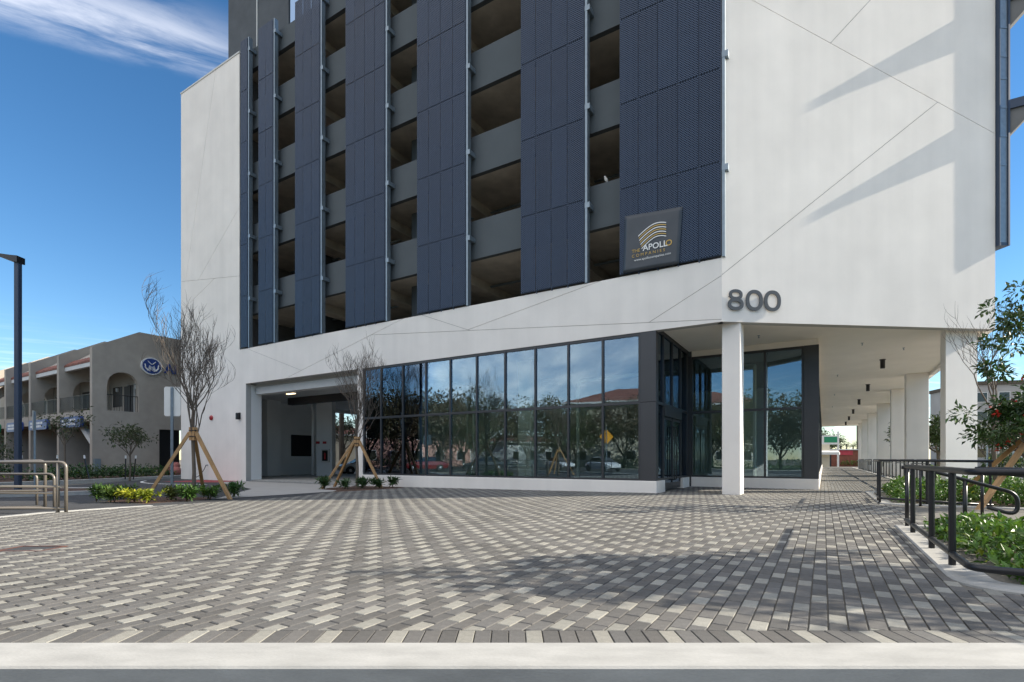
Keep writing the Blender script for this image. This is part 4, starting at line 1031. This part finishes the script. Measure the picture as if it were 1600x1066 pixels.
loop_rail('second taupe guard rail close behind the front one', (-11.6, 12.75), (-17, 12.6), 1.03, (.30, -.10), .034, zend=-.12)
loop_rail('low taupe handrail ending in a rounded drop', (-10.75, 12.05), (-16, 12.15), .72, (.27,), .028)
loop_rail('rearmost low taupe handrail of the ramp', (-12.5, 13.5), (-18, 13.7), .68, (.22,), .028)
# dark rail and cover seen in the window reflection / paving
t = rail_thing('black rail across the left parking edge, seen in the shop windows', (-14.5, 3.6, -.1), 'black', 'far railings')
rails(t, [(-14.5, 3.0, .95), (-14.3, 8.0, .95)], [(-14.5, 3.0, .15), (-14.3, 8.0, .15)], [((-14.5+.04*k, 3.0+k), -.13, .92) for k in range(6)], 'black', r=.03)
cv = thing('drain_cover', (-5.9, 6.35, gz(-5.9, 6.35)), 'rusty rectangular drain cover sunk in the pavers at lower left', 'drain cover')
mb = MB(); z0 = gz(-5.9, 6.35)
for q in ((-6.2, -5.62, 6.12, 6.16), (-6.2, -5.62, 6.46, 6.50), (-6.2, -6.16, 6.161, 6.459), (-5.66, -5.62, 6.161, 6.459)): box(mb, W0, q[0], q[1], q[2], q[3], z0-.02, z0+.006)
mb.build('frame', 'rust', cv)
mb = MB(); box(mb, W0, -6.155, -5.665, 6.165, 6.455, z0-.02, z0+.002); mb.build('lid', 'asphalt', cv)

# ------------------------------------------------------------------ lamp posts, street signs
def lamp_post(loc, h, label, arm=.62, dirv=(-1, 0, 0), group=None, aw=.3):
    b = Vector(loc); t = thing('lamp_post', b, label, 'street lamp', group); d = Vector(dirv).normalized()
    mb = MB(); box(mb, Fr(b, (1, 0)), -.22, .22, -.22, .22, b.z, b.z+.04); mb.build('base_plate', 'black', t)
    mb = MB(); cbox(mb, Fr(b, (1, 0)), -.078, .078, -.078, .078, b.z+.042, b.z+h, .015); mb.build('pole', 'navy', t)
    f = Fr(b, d); mb = MB(); u = f
    v = [];
    for a, z0, z1 in ((-.10, -.10, .12), (.12, -.06, .14), (arm, .10, .20)):
        for n_ in (-1, 1): v += [f.P(a, n_*aw/2, b.z+h+z0), f.P(a, n_*aw/2, b.z+h+z1)]
    fc = []
    for i in range(2):
        k = i*4; fc += [(k, k+4, k+5, k+1), (k+2, k+3, k+7, k+6), (k+1, k+5, k+7, k+3), (k, k+2, k+6, k+4)]
    fc += [(0, 1, 3, 2), (8, 10, 11, 9)]
    mb.add(v, fc); mb.build('luminaire', 'black', t); return t
lamp_post((-16.75, 17.4, -.05), 7.85, 'tall dark square lamp post with a wedge LED head at left', arm=.55)
def sign_post(loc, h, wd, hh, rz, label, m='signback'):
    b = Vector(loc); t = thing('street_sign', b, label, 'sign'); f = Fr(b, (math.cos(rz), math.sin(rz)))
    mb = MB()
    for q in ((-.045, -.028, -.02, .03), (.028, .045, -.02, .03), (-.028, .028, .012, .03)): box(mb, f, q[0], q[1], q[2], q[3], b.z-.1, b.z+h)
    mb.build('post', 'galv', t)
    mb = MB(); c = .05; z1 = b.z+h+.02; z0 = z1-hh; w2 = wd/2
    wallprism(mb, f, [(-w2+c, z0), (w2-c, z0), (w2, z0+c), (w2, z1-c), (w2-c, z1), (-w2+c, z1), (-w2, z1-c), (-w2, z0+c)], -.026, -.021); mb.build('plate', m, t)
    mb = MB()
    for z in (z0+.2, z1-.2): disc(mb, f, 0, z, [(.014, .031), (.010, .04)], 8)
    mb.build('bolts', 'galv', t)
    return t
sign_post((-13.05, 19.7, -.12), 3.95, .60, 1.13, .1, 'blank aluminium back of a tall street sign before the taupe gable')
sign_post((-16.0, 17.2, -.05), 2.72, .55, .68, 2.2, 'blank street sign seen nearly edge-on beside the tall dark lamp post')
ys_ = thing('warning_sign', (-16.9, 1.6, -.15), 'orange diamond warning sign across the street, seen in the shop window', 'sign')
f = Fr((-16.9, 1.6), (.62, -.78)); mb = MB(); box(mb, f, -.03, .03, -.06, -.0, -.15, 3.7); mb.build('post', 'galv', ys_)
mb = MB(); wallprism(mb, f, [(0, 2.3), (.55, 2.9), (0, 3.5), (-.55, 2.9)], .001, .006); mb.build('plate', 'yellow', ys_)

# ------------------------------------------------------------------ taupe two-storey building at left
K = Vector((-27.0, 33.0, 0)); FB = Fr(K, Av, -Bv); FGb = Fr(K, Bv, -Av)     # FB: along the long front; FGb: along the gable
br = thing('arcaded_building', K, 'taupe two-storey building with arched balconies and a blue oval sign', 'building')
def arch_wall(mb, fr, a0, a1, prof, ops, b0, b1, z0=-.2):
    """wall with arched openings; prof(a) = top height"""
    def slab(poly): wallprism(mb, fr, poly, b0, b1)
    x = a0
    for oa, ob, zb, zs, rise in ops+[(a1, None, 0, 0, 0)]:
        if oa > x: slab([(x, z0), (oa, z0), (oa, prof(oa))]+([(2.66, prof(2.66))] if x < 2.66 < oa else [])+[(x, prof(x))])
        if ob is None: break
        if zb > z0: slab([(oa, z0), (ob, z0), (ob, zb), (oa, zb)])
        c, w2 = (oa+ob)/2, (ob-oa)/2; n = 10
        for i in range(n):
            t0, t1 = math.pi*(1-i/n), math.pi*(1-(i+1)/n)
            p0, p1 = (c+w2*math.cos(t0), zs+rise*math.sin(t0)**.8), (c+w2*math.cos(t1), zs+rise*math.sin(t1)**.8)
            slab([p0, p1, (p1[0], prof(p1[0])), (p0[0], prof(p0[0]))])
        x = ob
pf = lambda a: 8.3+1.5*min(max(a/2.66, 0), 1)
mb = MB(); arch_wall(mb, FGb, 0, 9, pf, [(.79, 2.64, 4.28, 5.75, 1.15), (3.9, 5.6, -.2, 3.17, .01)], -.35, 0); mb.build('gable_wall', 'tan', br)
part('recess_shade', 'dark', FGb, (3.7, 5.8, -1.6, -1.2, -.2, 3.3), parent=br)  # near-black block in place of the shade inside the gable opening
for k in range(1, 5):
    f = Fr(K+Av*5.4*k, Bv, -Av); mb = MB(); arch_wall(mb, f, 0, 3.0, pf, [(.79, 2.64, 4.28, 5.6, 1.1), ], -.35, 0); mb.build('fin_wall', 'tan', br)
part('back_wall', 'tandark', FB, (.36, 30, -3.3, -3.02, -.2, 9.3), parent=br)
part('parapet', 'tan', FB, (.37, 30, -9, -3.31, 8.6, 9.6), parent=br)
for k in range(5):
    a0, a1 = 5.4*k+.36, 5.4*(k+1)-.0
    part('balcony', 'tan', FB, (a0, a1, -3.0, .02, 3.55, 4.25), parent=br)
    rr = MB(); tube(rr, [FB.P(a0, -.06, 5.3), FB.P(a1, -.06, 5.3)], .022, 6); tube(rr, [FB.P(a0, -.06, 4.36), FB.P(a1, -.06, 4.36)], .018, 6)
    rr = rr.build('railing', 'black', br)
    mb = MB(); nb = 26
    for i in range(nb): box(mb, FB, a0+(a1-a0)*(i+.5)/nb-.012, a0+(a1-a0)*(i+.5)/nb+.012, -.072, -.048, 4.36, 5.3)
    o = mb.build('baluster', 'black', rr); tag(o, kind='stuff')
    # sloping tile eave between the fins, white fascia board below it
    mb = MB(); v = []; nt_ = 22
    for i in range(nt_+1):
        a = a0+(a1-a0)*i/nt_; h = .05*(i % 2)
        v += [FB.P(a, -.30, 7.62+h), FB.P(a, -.80, 8.0+h), FB.P(a, -.30, 7.50), FB.P(a, -.80, 7.86)]
    fcs = []
    for i in range(nt_): j = i*4; fcs += [(j, j+4, j+5, j+1), (j+2, j+3, j+7, j+6), (j, j+2, j+6, j+4)]
    mb.add(v, fcs); mb.build('tile_eave', 'tile', br)
    mb = MB(); wallprism(mb, Fr(FB.P(a0, 0, 0), -Bv*-1, Av), [(.80, 7.95), (2.62, 9.38), (2.62, 9.2), (.80, 7.75)], 0, a1-a0); mb.build('mansard', 'tan', br)
    part('fascia', 'trim', FB, (a0, a1, -.56, -.32, 7.22, 7.49), parent=br)
    dr = part('door', 'dark', FB, (a0+1.2, a0+2.15, -3.05, -2.98, 4.25, 6.35), parent=br)
    part('frame', 'trim', FB, (a0+1.1, a0+1.19, -3.04, -2.96, 4.25, 6.42), (a0+2.16, a0+2.25, -3.04, -2.96, 4.25, 6.42), parent=dr)
    part('window', 'carglass', FB, (a0+3.1, a0+4.5, -3.05, -2.98, 4.9, 6.35), parent=br)
    mb = MB(); wallprism(mb, FB, [(a0+.9, -.2), (a0+2.6, -.2)]+[(a0+1.75+.85*math.cos(t*math.pi/8), 2.0+.8*math.sin(t*math.pi/8)) for t in range(9)], -3.05, -2.985); mb.build('archway_shade', 'dark', br)  # flat near-black arch on the wall; its colour stands in for shade
    part('window', 'carglass', FB, (a0+3.3, a0+4.7, -3.05, -2.985, .7, 2.7), parent=br)
mb = MB(); wallprism(mb, FB, [(.4, 1.7), (.4, 2.05), (2.6, 3.6), (2.6, 3.2)], -.5, -.2)
for k in range(9): box(mb, FB, .5+.25*k, .74+.25*k, -1.5, -.51, 1.85+.17*k, 1.92+.17*k)
mb.build('stair', 'trim', br)
p_ = FGb.P(1.35, -2.0, 0)
part('door', 'dark', FB, (2.05, 3.0, -3.01, -2.95, 4.26, 6.3), parent=br)
for a in (1.05, 4.0): part('wall_light', 'trim', FB, (a-.08, a+.08, -2.97, -2.85, 6.0, 6.25), parent=br)
mb = MB(); tube(mb, [FGb.P(.7, -.18, 5.35), FGb.P(2.7, -.18, 5.35)], .025, 6)
for i in range(13): tube(mb, [FGb.P(.82+.15*i, -.18, 4.3), FGb.P(.82+.15*i, -.18, 5.35)], .012, 4)
o = mb.build('railing', 'black', br); tag(o, kind='stuff')
# oval emblem sign and blue letters on the gable
ov = thing('oval_sign', FGb.P(3.37, 0, 7.55), 'blue oval sign with white cupped hands on the taupe gable', 'sign')
def oval(mb, fr, ca, cz, ra, rz, b0, b1, mi=0, n=28):
    wallprism(mb, fr, [(ca+ra*math.cos(2*math.pi*k/n), cz+rz*math.sin(2*math.pi*k/n)) for k in range(n)], b0, b1, mi)
mb = MB(); oval(mb, FGb, 3.37, 7.55, .66, .60, .002, .14); mb.build('rim', 'white', ov)
mb = MB(); oval(mb, FGb, 3.37, 7.55, .58, .525, .141, .150); mb.build('face', 'bluesign', ov)
mb = MB()
for s in (-1, 1):
    tube(mb, [FGb.P(3.37+s*x, .155, 7.55+z) for x, z in ((.42, .12), (.40, -.12), (.26, -.30), (.10, -.36))], [.03, .05, .06, .03], 6)
    tube(mb, [FGb.P(3.37+s*x, .156, 7.55+z) for x, z in ((.02, .12), (.16, .24), (.26, .34))], [.025, .03, .012], 6)
    for q in range(3): tube(mb, [FGb.P(3.37+s*(.06+.07*q), .157, 7.55-.30+.02*q), FGb.P(3.37+s*(.05+.05*q), .157, 7.55-.02+.03*q)], [.03, .012], 5)
mb.build('emblem', 'white', ov)
lt = thing('sign_letters', FGb.P(4.2, .1, 7.2), 'blue raised letters right of the oval sign, partly hidden by the white wall', 'sign')
new_text('Al', FGb, 4.2, .05, 7.22, .95, .04, 'letter', 'bluesign', lt, bold=.01)
for k, (a0, a1, zz, m, lab) in enumerate(((1.2, 4.5, 3.18, 'bluesign', 'blue office sign under the balcony nearest the gable'), (6.9, 10.4, 3.2, 'bluesign', 'blue office sign under the second balcony from the gable'), (12.1, 15.2, 3.2, 'bluesign', 'blue office sign half hidden by the lamp post'), (17.2, 20.2, 3.2, 'greensign', 'green office sign at the left picture edge'))):
    t = thing('office_sign', FB.P((a0+a1)/2, .05, zz), lab, 'sign', 'rounded signs under the balconies'); mb = MB()
    n = 6; h = .72; rr_ = .2; pl = []
    for cx_, cz_, s0 in ((a1-rr_, zz+h-rr_, 0), (a0+rr_, zz+h-rr_, 90), (a0+rr_, zz+rr_, 180), (a1-rr_, zz+rr_, 270)): pl += [(cx_+rr_*math.cos(R(s0+90*i/n)), cz_+rr_*math.sin(R(s0+90*i/n))) for i in range(n+1)]
    wallprism(mb, FB, pl, .03, .22); mb.build('face', m, t)
    mb = MB(); rg = random.Random(k)
    for row in range(2):
        x = a1-.35
        while x > a0+.8: wd = rg.uniform(.1, .22); box(mb, FB, x-wd, x, .221, .226, zz+.40-.24*row, zz+.56-.24*row); x -= wd+.06
    o = mb.build('print', 'white', t); tag(o, kind='stuff')
el = thing('meter_box', FGb.P(.25, .1, .6), 'grey meter box at the foot of the taupe corner', 'box')
part('case', 'galv', FGb, (.05, .4, .002, .2, .1, 1.1), parent=el)
el['label'] = 'grey meter box at the foot of the taupe corner'
bg_ = thing('debris_pile', (-23.3, 35.2, 0), 'pinkish bundle by the dark opening of the taupe gable', 'bundle')
mb = MB()
for q, s in (((-23.3, 35.2, .35), .42), ((-22.9, 35.0, .25), .32), ((-23.1, 35.3, .62), .25)):
    lathe(mb, (q[0], q[1], q[2]-s), [(s*.3, 0), (s*.85, s*.4), (s, s), (s*.8, s*1.6), (s*.3, s*1.95)], 9)
mb.build('cloth', 'skin', bg_, smooth=True)

# ------------------------------------------------------------------ cars
def car(loc, rz, paint, label, cat='car', group=None):
    b = Vector(loc); t = thing('parked_car', b, label, cat, group)
    st = [(-2.25, .70, .45, .62, .50), (-2.15, .82, .30, .80, .60), (-1.6, .90, .24, .95, .82), (-.9, .91, .22, .97, .84), (.6, .91, .22, .95, .82), (1.3, .90, .24, .90, .78), (1.95, .84, .28, .76, .64), (2.28, .66, .42, .60, .44)]
    def P(x, y, z): c, s = math.cos(rz), math.sin(rz); return b+Vector((x*c-y*s, x*s+y*c, z))
    mb = MB(); v = []
    for x, w_, zb, zt, wt in st: v += [P(x, -w_*.92, zb), P(x, -w_, (zb+zt)*.52), P(x, -w_*.97, zt-.06), P(x, -wt, zt), P(x, wt, zt), P(x, w_*.97, zt-.06), P(x, w_, (zb+zt)*.52), P(x, w_*.92, zb)]
    f = []
    for i in range(len(st)-1):
        for k in range(8): f.append((i*8+k, i*8+(k+1) % 8, i*8+8+(k+1) % 8, i*8+8+k))
    f += [tuple(range(7, -1, -1)), tuple((len(st)-1)*8+k for k in range(8))]
    mb.add(v, f); mb.build('body', paint, t, smooth=False)
    gh = [(-1.75, .70, .94), (-1.0, .60, 1.40), (.25, .60, 1.42), (1.15, .70, .92)]; mb = MB(); v = []
    for x, w_, z in gh: v += [P(x, -w_-.06 if z > 1 else -.78, .93), P(x, -w_, z), P(x, w_, z), P(x, w_+.06 if z > 1 else .78, .93)]
    mb.add(v, [(i*4+k, i*4+k+1, i*4+5+k, i*4+4+k) for i in range(3) for k in range(3)]); mb.build('window', 'carglass', t)
    mb = MB(); v = []
    for x in (-.98, .23):
        v += [P(x, -.58, 1.41), P(x, -.45, 1.455), P(x, .45, 1.455), P(x, .58, 1.41)]
    mb.add(v, [(0, 1, 5, 4), (1, 2, 6, 5), (2, 3, 7, 6)]); mb.build('roof', paint, t)
    for x in (-1.38, 1.38):
        for s in (-1, 1):
            mb = MB(); fr = Fr(P(x, s*.93, 0), (math.cos(rz), math.sin(rz)), (-math.sin(rz)*s, math.cos(rz)*s))
            disc(mb, fr, 0, b.z+.33, [(.20, -.16), (.32, -.16), (.335, -.12), (.335, -.01), (.30, .01), (.19, .012)], 18); wq = mb.build('wheel', 'rubber', t)
            mb = MB(); disc(mb, fr, 0, b.z+.33, [(.19, .013), (.17, .005), (.05, .02)], 12); mb.build('rim', 'chrome', wq)
    for s in (-1, 1):
        mb = MB(); fr = Fr(P(2.2, s*.52, 0), (math.cos(rz+math.pi/2), math.sin(rz+math.pi/2)), (math.cos(rz), math.sin(rz))); cbox(mb, fr, -.14, .14, -.1, .06, b.z+.58, b.z+.70, .02); mb.build('headlight', 'white', t)
        mb = MB(); fr = Fr(P(-2.2, s*.55, 0), (math.cos(rz+math.pi/2), math.sin(rz+math.pi/2)), (-math.cos(rz), -math.sin(rz))); cbox(mb, fr, -.12, .12, -.1, .05, b.z+.62, b.z+.78, .02); mb.build('tail_light', 'redlamp', t)
    return t
car((-11.6, 40.6, -.13), math.pi+.55, 'carwhite', 'white car beyond the garage, its front wheel showing past the column')
GC = 'cars parked across the left lot'
car((-35, 19.0, -.13), 1.9, 'cardark', 'black car parked left of the plaza, seen only in the shop windows', group=GC)
car((-34.0, 11.5, -.13), 1.75, 'carred', 'maroon car parked left of the plaza, seen only in the shop windows', group=GC)
car((-32.5, 5.5, -.13), 1.9, 'cardark', 'second black car nearer the street, seen only in the shop windows', group=GC)
car((-24, -3.5, -.15), .1, 'carwhite', 'white car on the street behind the viewer, seen only in the shop windows', group=GC)
car((-33, -4.2, -.15), .05, 'carwhite', 'white car farther along the street, seen only in the shop windows', group=GC)

# ------------------------------------------------------------------ across the street and lot: trees, houses (seen in the glass)
def oak(seed, base, h, cr, n, col):
    return leafy_tree('oak_tree', seed, base, h, cr, n, .40, col, 'x', 'oaks across the street and lot', fork=.20, trunk=.2, tm='oakbark', dens=.72, ncl=60)
protos = [oak(61, (-44, 20, -.2), 8.6, 4.4, 4300, (.10, .095, .05)), oak(62, (-43, 12, -.2), 9.4, 4.8, 4600, (.11, .09, .055)), oak(63, (-42, 4, -.2), 8.2, 4.6, 4800, (.08, .10, .04))]
LB = ['broad oak far left of the lot', 'tall oak beyond the parked cars', 'rounded green oak beyond the parked cars']
for p, l in zip(protos, LB): p['label'] = l+', seen in the windows'
sp = [(-40, 16), (-39, 8), (-40, -10), (-44, -14), (-30, -18), (-24, -19), (-41, -4.5), (-37, -17), (-33, -19), (-29, -22), (-25, -20), (-20, -24), (-14, -22), (-8, -25), (-1, -23), (7, -24), (15, -22), (-47, 27), (-50, 8), (-48, -2), (-55, 33)]
pos = ['in the front row by the black car', 'in the front row by the maroon car', 'left of the tiled house', 'before the small white house', 'before the tiled house', 'right of the tiled house', 'at the street corner', 'first along the far lawn', 'second along the far lawn', 'third along the far lawn', 'fourth along the far lawn', 'fifth along the far lawn', 'sixth along the far lawn', 'seventh along the far lawn', 'eighth along the far lawn', 'ninth along the far lawn', 'last along the far lawn', 'at the back of the lot', 'behind the front row of the lot', 'in the gap between lot and street', 'at the far end of the lot']
for i, ((x, y), l) in enumerate(zip(sp, pos)):
    copy_tree(protos[i % 3], loc=(x, y, -.2), label='big oak '+l+', behind the viewer', rz=i*1.3)
def house(name, c, u, w_, d_, h, roof_h, wall, roofm, label, floors=2, bays=6, over=.7):
    f = Fr(c, u); t = thing(name, (c[0], c[1], -.2), label, 'building')
    part('wall', wall, f, (-w_/2, w_/2, -d_/2, d_/2, -.2, h), parent=t)
    mb = MB(); o = over; q = [f.P(-w_/2-o, -d_/2-o, h), f.P(w_/2+o, -d_/2-o, h), f.P(w_/2+o, d_/2+o, h), f.P(-w_/2-o, d_/2+o, h)]
    e = d_/2; r_ = [f.P(-w_/2+e, 0, h+roof_h), f.P(w_/2-e, 0, h+roof_h)]
    mb.add([p+Vector((0, 0, .25)) for p in q]+r_, [(0, 1, 5, 4), (1, 2, 5), (2, 3, 4, 5), (3, 0, 4), (3, 2, 1, 0)]); mb.build('roof', roofm, t)
    mb = MB(); box(mb, f, -w_/2-o, w_/2+o, -d_/2-o, d_/2+o, h+.002, h+.248); mb.build('eave', 'trim', t)
    for k in range(bays):
        for fl in range(floors):
            a = -w_/2+(k+.5)*w_/bays; z = .9+fl*h/floors
            for s in (-1, 1):
                wn = part('window', 'trim', f, (a-.75, a+.75, min(s*d_/2, s*(d_/2+.06)), max(s*d_/2, s*(d_/2+.06)), z, z+1.5), parent=t)
                b0 = s*(d_/2+.061); part('pane', 'carglass', f, (a-.66, a+.66, min(b0, b0+s*.02), max(b0, b0+s*.02), z+.09, z+1.41), parent=wn)
    return t
house('pink_house', (-66, 12), (.12, 1), 34, 11, 6.4, 1.6, 'pink', 'tile', 'long low pink house beyond the lot, seen in the shop windows', 2, 9)
house('tiled_house', (-45, -31), (.75, -.66), 26, 13, 9.6, 3.0, 'cream', 'tile', 'pale three-storey house with red tiled hip roof, seen in the shop windows', 3, 7, 1.2)
house('white_house', (-60, -14), (.25, 1), 15, 9, 3.6, 1.5, 'trim', 'tile', 'small white house between the oaks, seen in the shop windows', 1, 4)
hedge('hedge_planting', [(-56, 6), (-56, 30), (-58, 30), (-58, 6)], 2500, 1.3, .3, 71, base=(.03, .07, .02), m='leafdull')
hedge('hedge_planting', [(-45, -15.6), (-10, -15.6), (-10, -16.6), (-45, -16.6)], 3500, 1.1, .25, 72, base=(.04, .09, .02), m='leafdull')

# ------------------------------------------------------------------ beyond the arcade and the right-hand street
def palm(seed, base, h, label, group='palms at the end of the arcade'):
    r = random.Random(seed); b = Vector(base); t = thing('palm_tree', b, label, 'tree', group)
    mb = MB(); tube(mb, [b, b+Vector((.1, 0, h*.5)), b+Vector((.15, .05, h))], [.16, .13, .11], 8); mb.build('trunk', 'bark', t, smooth=True)
    mb = MB(); top = b+Vector((.15, .05, h))
    for k in range(17):
        an = k*2.4; el = r.uniform(-.1, 1.1); L = r.uniform(1.5, 2.2); d = Vector((math.cos(an)*math.cos(el), math.sin(an)*math.cos(el), math.sin(el)))
        p = top.copy(); col = leafcol(r, (.05, .09, .02), .3)
        for s in range(7):
            d2 = (d+Vector((0, 0, -.16*s))).normalized(); q = p+d2*L/7; sd = d2.cross(Vector((0, 0, 1))).normalized()
            for sg in (-1, 1): leaf(mb, p, sd*sg+d2*.6, Vector((0, 0, 1)), .5*(1-abs(s-3)/7), .09, col)
            p = q
    mb.build('crown', 'palmleaf', t, normals=False); return t
for i, (xp, d, h) in enumerate(((1313, 92, 3.6), (1322, 96, 4.0), (1332, 90, 3.5), (1341, 94, 3.9), (1349, 90, 3.4))):
    palm(80+i, ((xp-800)/FPX*d, d, -.15), h, 'short palm beyond the arcade, %s from the left' % ['first', 'second', 'third', 'fourth', 'fifth'][i])
def at(xp, d): return (xp-800)/FPX*d
leafy_tree('shade_tree', 91, (at(1290, 100), 100, -.15), 8.0, 3.0, 1800, .45, (.035, .06, .018), 'dark round tree over the green sign at the end of the arcade', fork=.3, trunk=.2, dens=.6)
d = 86; sh = thing('brick_shop', (at(1318, d), d, -.15), 'low brick shop with a red name board beyond the arcade', 'building'); f = Fr((at(1318, d), d), (1, 0))
part('wall', 'brick', f, (-6, 9, -6, -.6, -.15, 2.6), parent=sh); part('fascia_board', 'redsign', f, (-1.4, 1.9, -.7, -.5, 1.75, 2.55), parent=sh)
part('roof_slab', 'trim', f, (-6.1, 9.1, -6, -.3, 2.602, 2.75), parent=sh); part('door', 'dark', f, (-3.4, -1.7, -.598, -.55, -.15, 1.9), parent=sh)
part('planter_wall', 'brick', f, (-.9, 6, .0, .5, -.15, .25), parent=sh)
hedge('hedge_planting', [(at(1318, d)-.8, d-1.0, 0), (at(1318, d)+6, d-1.0, 0), (at(1318, d)+6, d-.4, 0), (at(1318, d)-.8, d-.4, 0)], 500, .9, .28, 92, m='leafdull')
d = 80; gs = thing('green_sign', (at(1300, d), d, -.15), 'green and white hanging sign on a white post beyond the arcade', 'sign'); f = Fr((at(1300, d), d), (1, 0))
part('post', 'trim', f, (.85, 1.05, -.1, .1, -.15, 5.4), parent=gs); part('frame', 'trim', f, (-2.3, .849, -.1, .1, 3.35, 4.75), parent=gs); part('face', 'greensign', f, (-1.3, .75, .101, .12, 3.65, 4.55), parent=gs)
ki = thing('kiosk', (at(1291, 74), 74, -.15), 'small cream kiosk with a rounded white awning beyond the arcade', 'kiosk'); f = Fr((at(1291, 74), 74), (1, 0))
part('booth', 'cream', f, (-2, .5, -2, 0, -.15, 3.2), parent=ki); mb = MB(); cbox(mb, f, -2, 1.5, .0, 1.0, 1.7, 2.3, .25); mb.build('awning', 'trim', ki)
up = thing('utility_pole', (at(1339.5, 110), 110, -.15), 'wooden utility pole with wires beyond the arcade', 'utility pole')
mb = MB(); tube(mb, [(at(1339.5, 110), 110, -.2), (at(1339.5, 110), 110, 11.5)], .14, 8); mb.build('pole', 'oakbark', up)
mb = MB(); box(mb, Fr((at(1339.5, 110), 110), (.6, .8)), -1.2, 1.2, -.06, .06, 10.4, 10.55); mb.build('crossarm', 'oakbark', up)
for k, z in enumerate((10.6, 8.7)):
    mb = MB(); c = Vector((at(1339.5, 110), 110, z)); tube(mb, [c+Vector((-60, 8, .5)), c+Vector((-30, 4, -.7)), c, c+Vector((30, -4, -.7)), c+Vector((60, -8, .5))], .03, 4); mb.build('wire', 'black', up)
# the right-hand street: trees, apartment block, posts
for i, (xp, d, h, cr) in enumerate(((1466, 33, 7.6, 1.7), (1480, 47, 7.0, 2.2), (1545, 52, 6.5, 2.3), (1625, 46, 7.5, 2.4))):
    leafy_tree('street_tree', 101+i, (at(xp, d), d, -.15), h, cr, 2200, .28, (.04, .072, .018), ['dense green tree seen between the two nearest arcade columns', 'green tree behind the columns farther up the side street', 'tree across the side street before the grey block', 'tree across the side street at the right edge'][i], 'trees along the side street', fork=.22, trunk=.12, dens=.62)
d = 84; gb = thing('apartment_block', (at(1600, d), d, -.15), 'grey apartment block across the side street behind the blossoming tree', 'building'); f = Fr((at(1600, d), d), (1, -.25))
part('wall', 'greybldg', f, (-7.5, 22, -12, 0, -.15, 13.4), parent=gb); part('cornice', 'oakbark', f, (-7.7, 22.2, -12, .25, 13.402, 14.0), parent=gb)
for r_ in range(4):
    for k in range(9):
        wn = part('window', 'trim', f, (-6.6+3.1*k, -5.0+3.1*k, .001, .08, 1.2+3.1*r_, 2.9+3.1*r_), parent=gb); part('pane', 'carglass', f, (-6.5+3.1*k, -5.1+3.1*k, .081, .10, 1.3+3.1*r_, 2.8+3.1*r_), parent=wn)
for i, xp in enumerate((1542, 1553, 1583)):
    t = thing('bollard', (at(xp, 38), 38, -.15), 'slim dark post at the far side of the side street, %s from the left' % ['first', 'second', 'third'][i], 'post', 'posts along the side street')
    mb = MB(); lathe(mb, (at(xp, 38), 38, -.15), [(.05, 0), (.05, 2.2), (.03, 2.25)], 8); mb.build('shaft', 'galv', t)
    mb = MB(); lathe(mb, (at(xp, 38), 38, -.15), [(.11, 0), (.11, .03)], 8); mb.build('base', 'black', t)
hedge('hedge_planting', [(at(1535, 44), 44, 0), (at(1640, 40), 40, 0), (at(1640, 43), 43, 0), (at(1535, 47), 47, 0)], 1800, 1.6, .3, 93, base=(.03, .07, .02), m='leafdull')

house('yellow_house', (-27.5, 72), (1, .3), 16, 8, 4.2, 1.6, 'cream', 'tile', 'yellow low house seen through the garage opening', 1, 4)
leafy_tree('shade_tree', 131, (-19.6, 60, -.15), 8.0, 2.6, 1800, .3, (.03, .05, .018), 'dark tree seen through the garage opening', fork=.35, trunk=.15, dens=.62)
pl_ = thing('utility_pole', (-18.6, 56, -.15), 'dark pole seen through the garage opening', 'utility pole')
mb = MB(); tube(mb, [(-18.6, 56, -.2), (-18.6, 56, 7.5)], .28, 8); mb.build('pole', 'oakbark', pl_)

# sprinkler heads in the arcade soffit, conduits under the decks
for k, (a, b) in enumerate(((-1.2, 22.6), (-.6, 30.5), (-.6, 39.5), (-.6, 48.5), (1.9, 19.4), (-2.6, 24.4))):
    mb = MB(); p = ab(a, b, ZS); lathe(mb, p, [(.012, -.09), (.035, -.075), (.012, -.07), (.012, -.012), (.045, -.01), (.045, 0)], 10); mb.build('sprinkler', 'galv', bld)
for z in LV:
    mb = MB(); tube(mb, [FA.P(.8, -3.1, z-.12), FA.P(24.6, -3.1, z-.12)], .05, 6); mb.build('conduit', 'galv', bld)
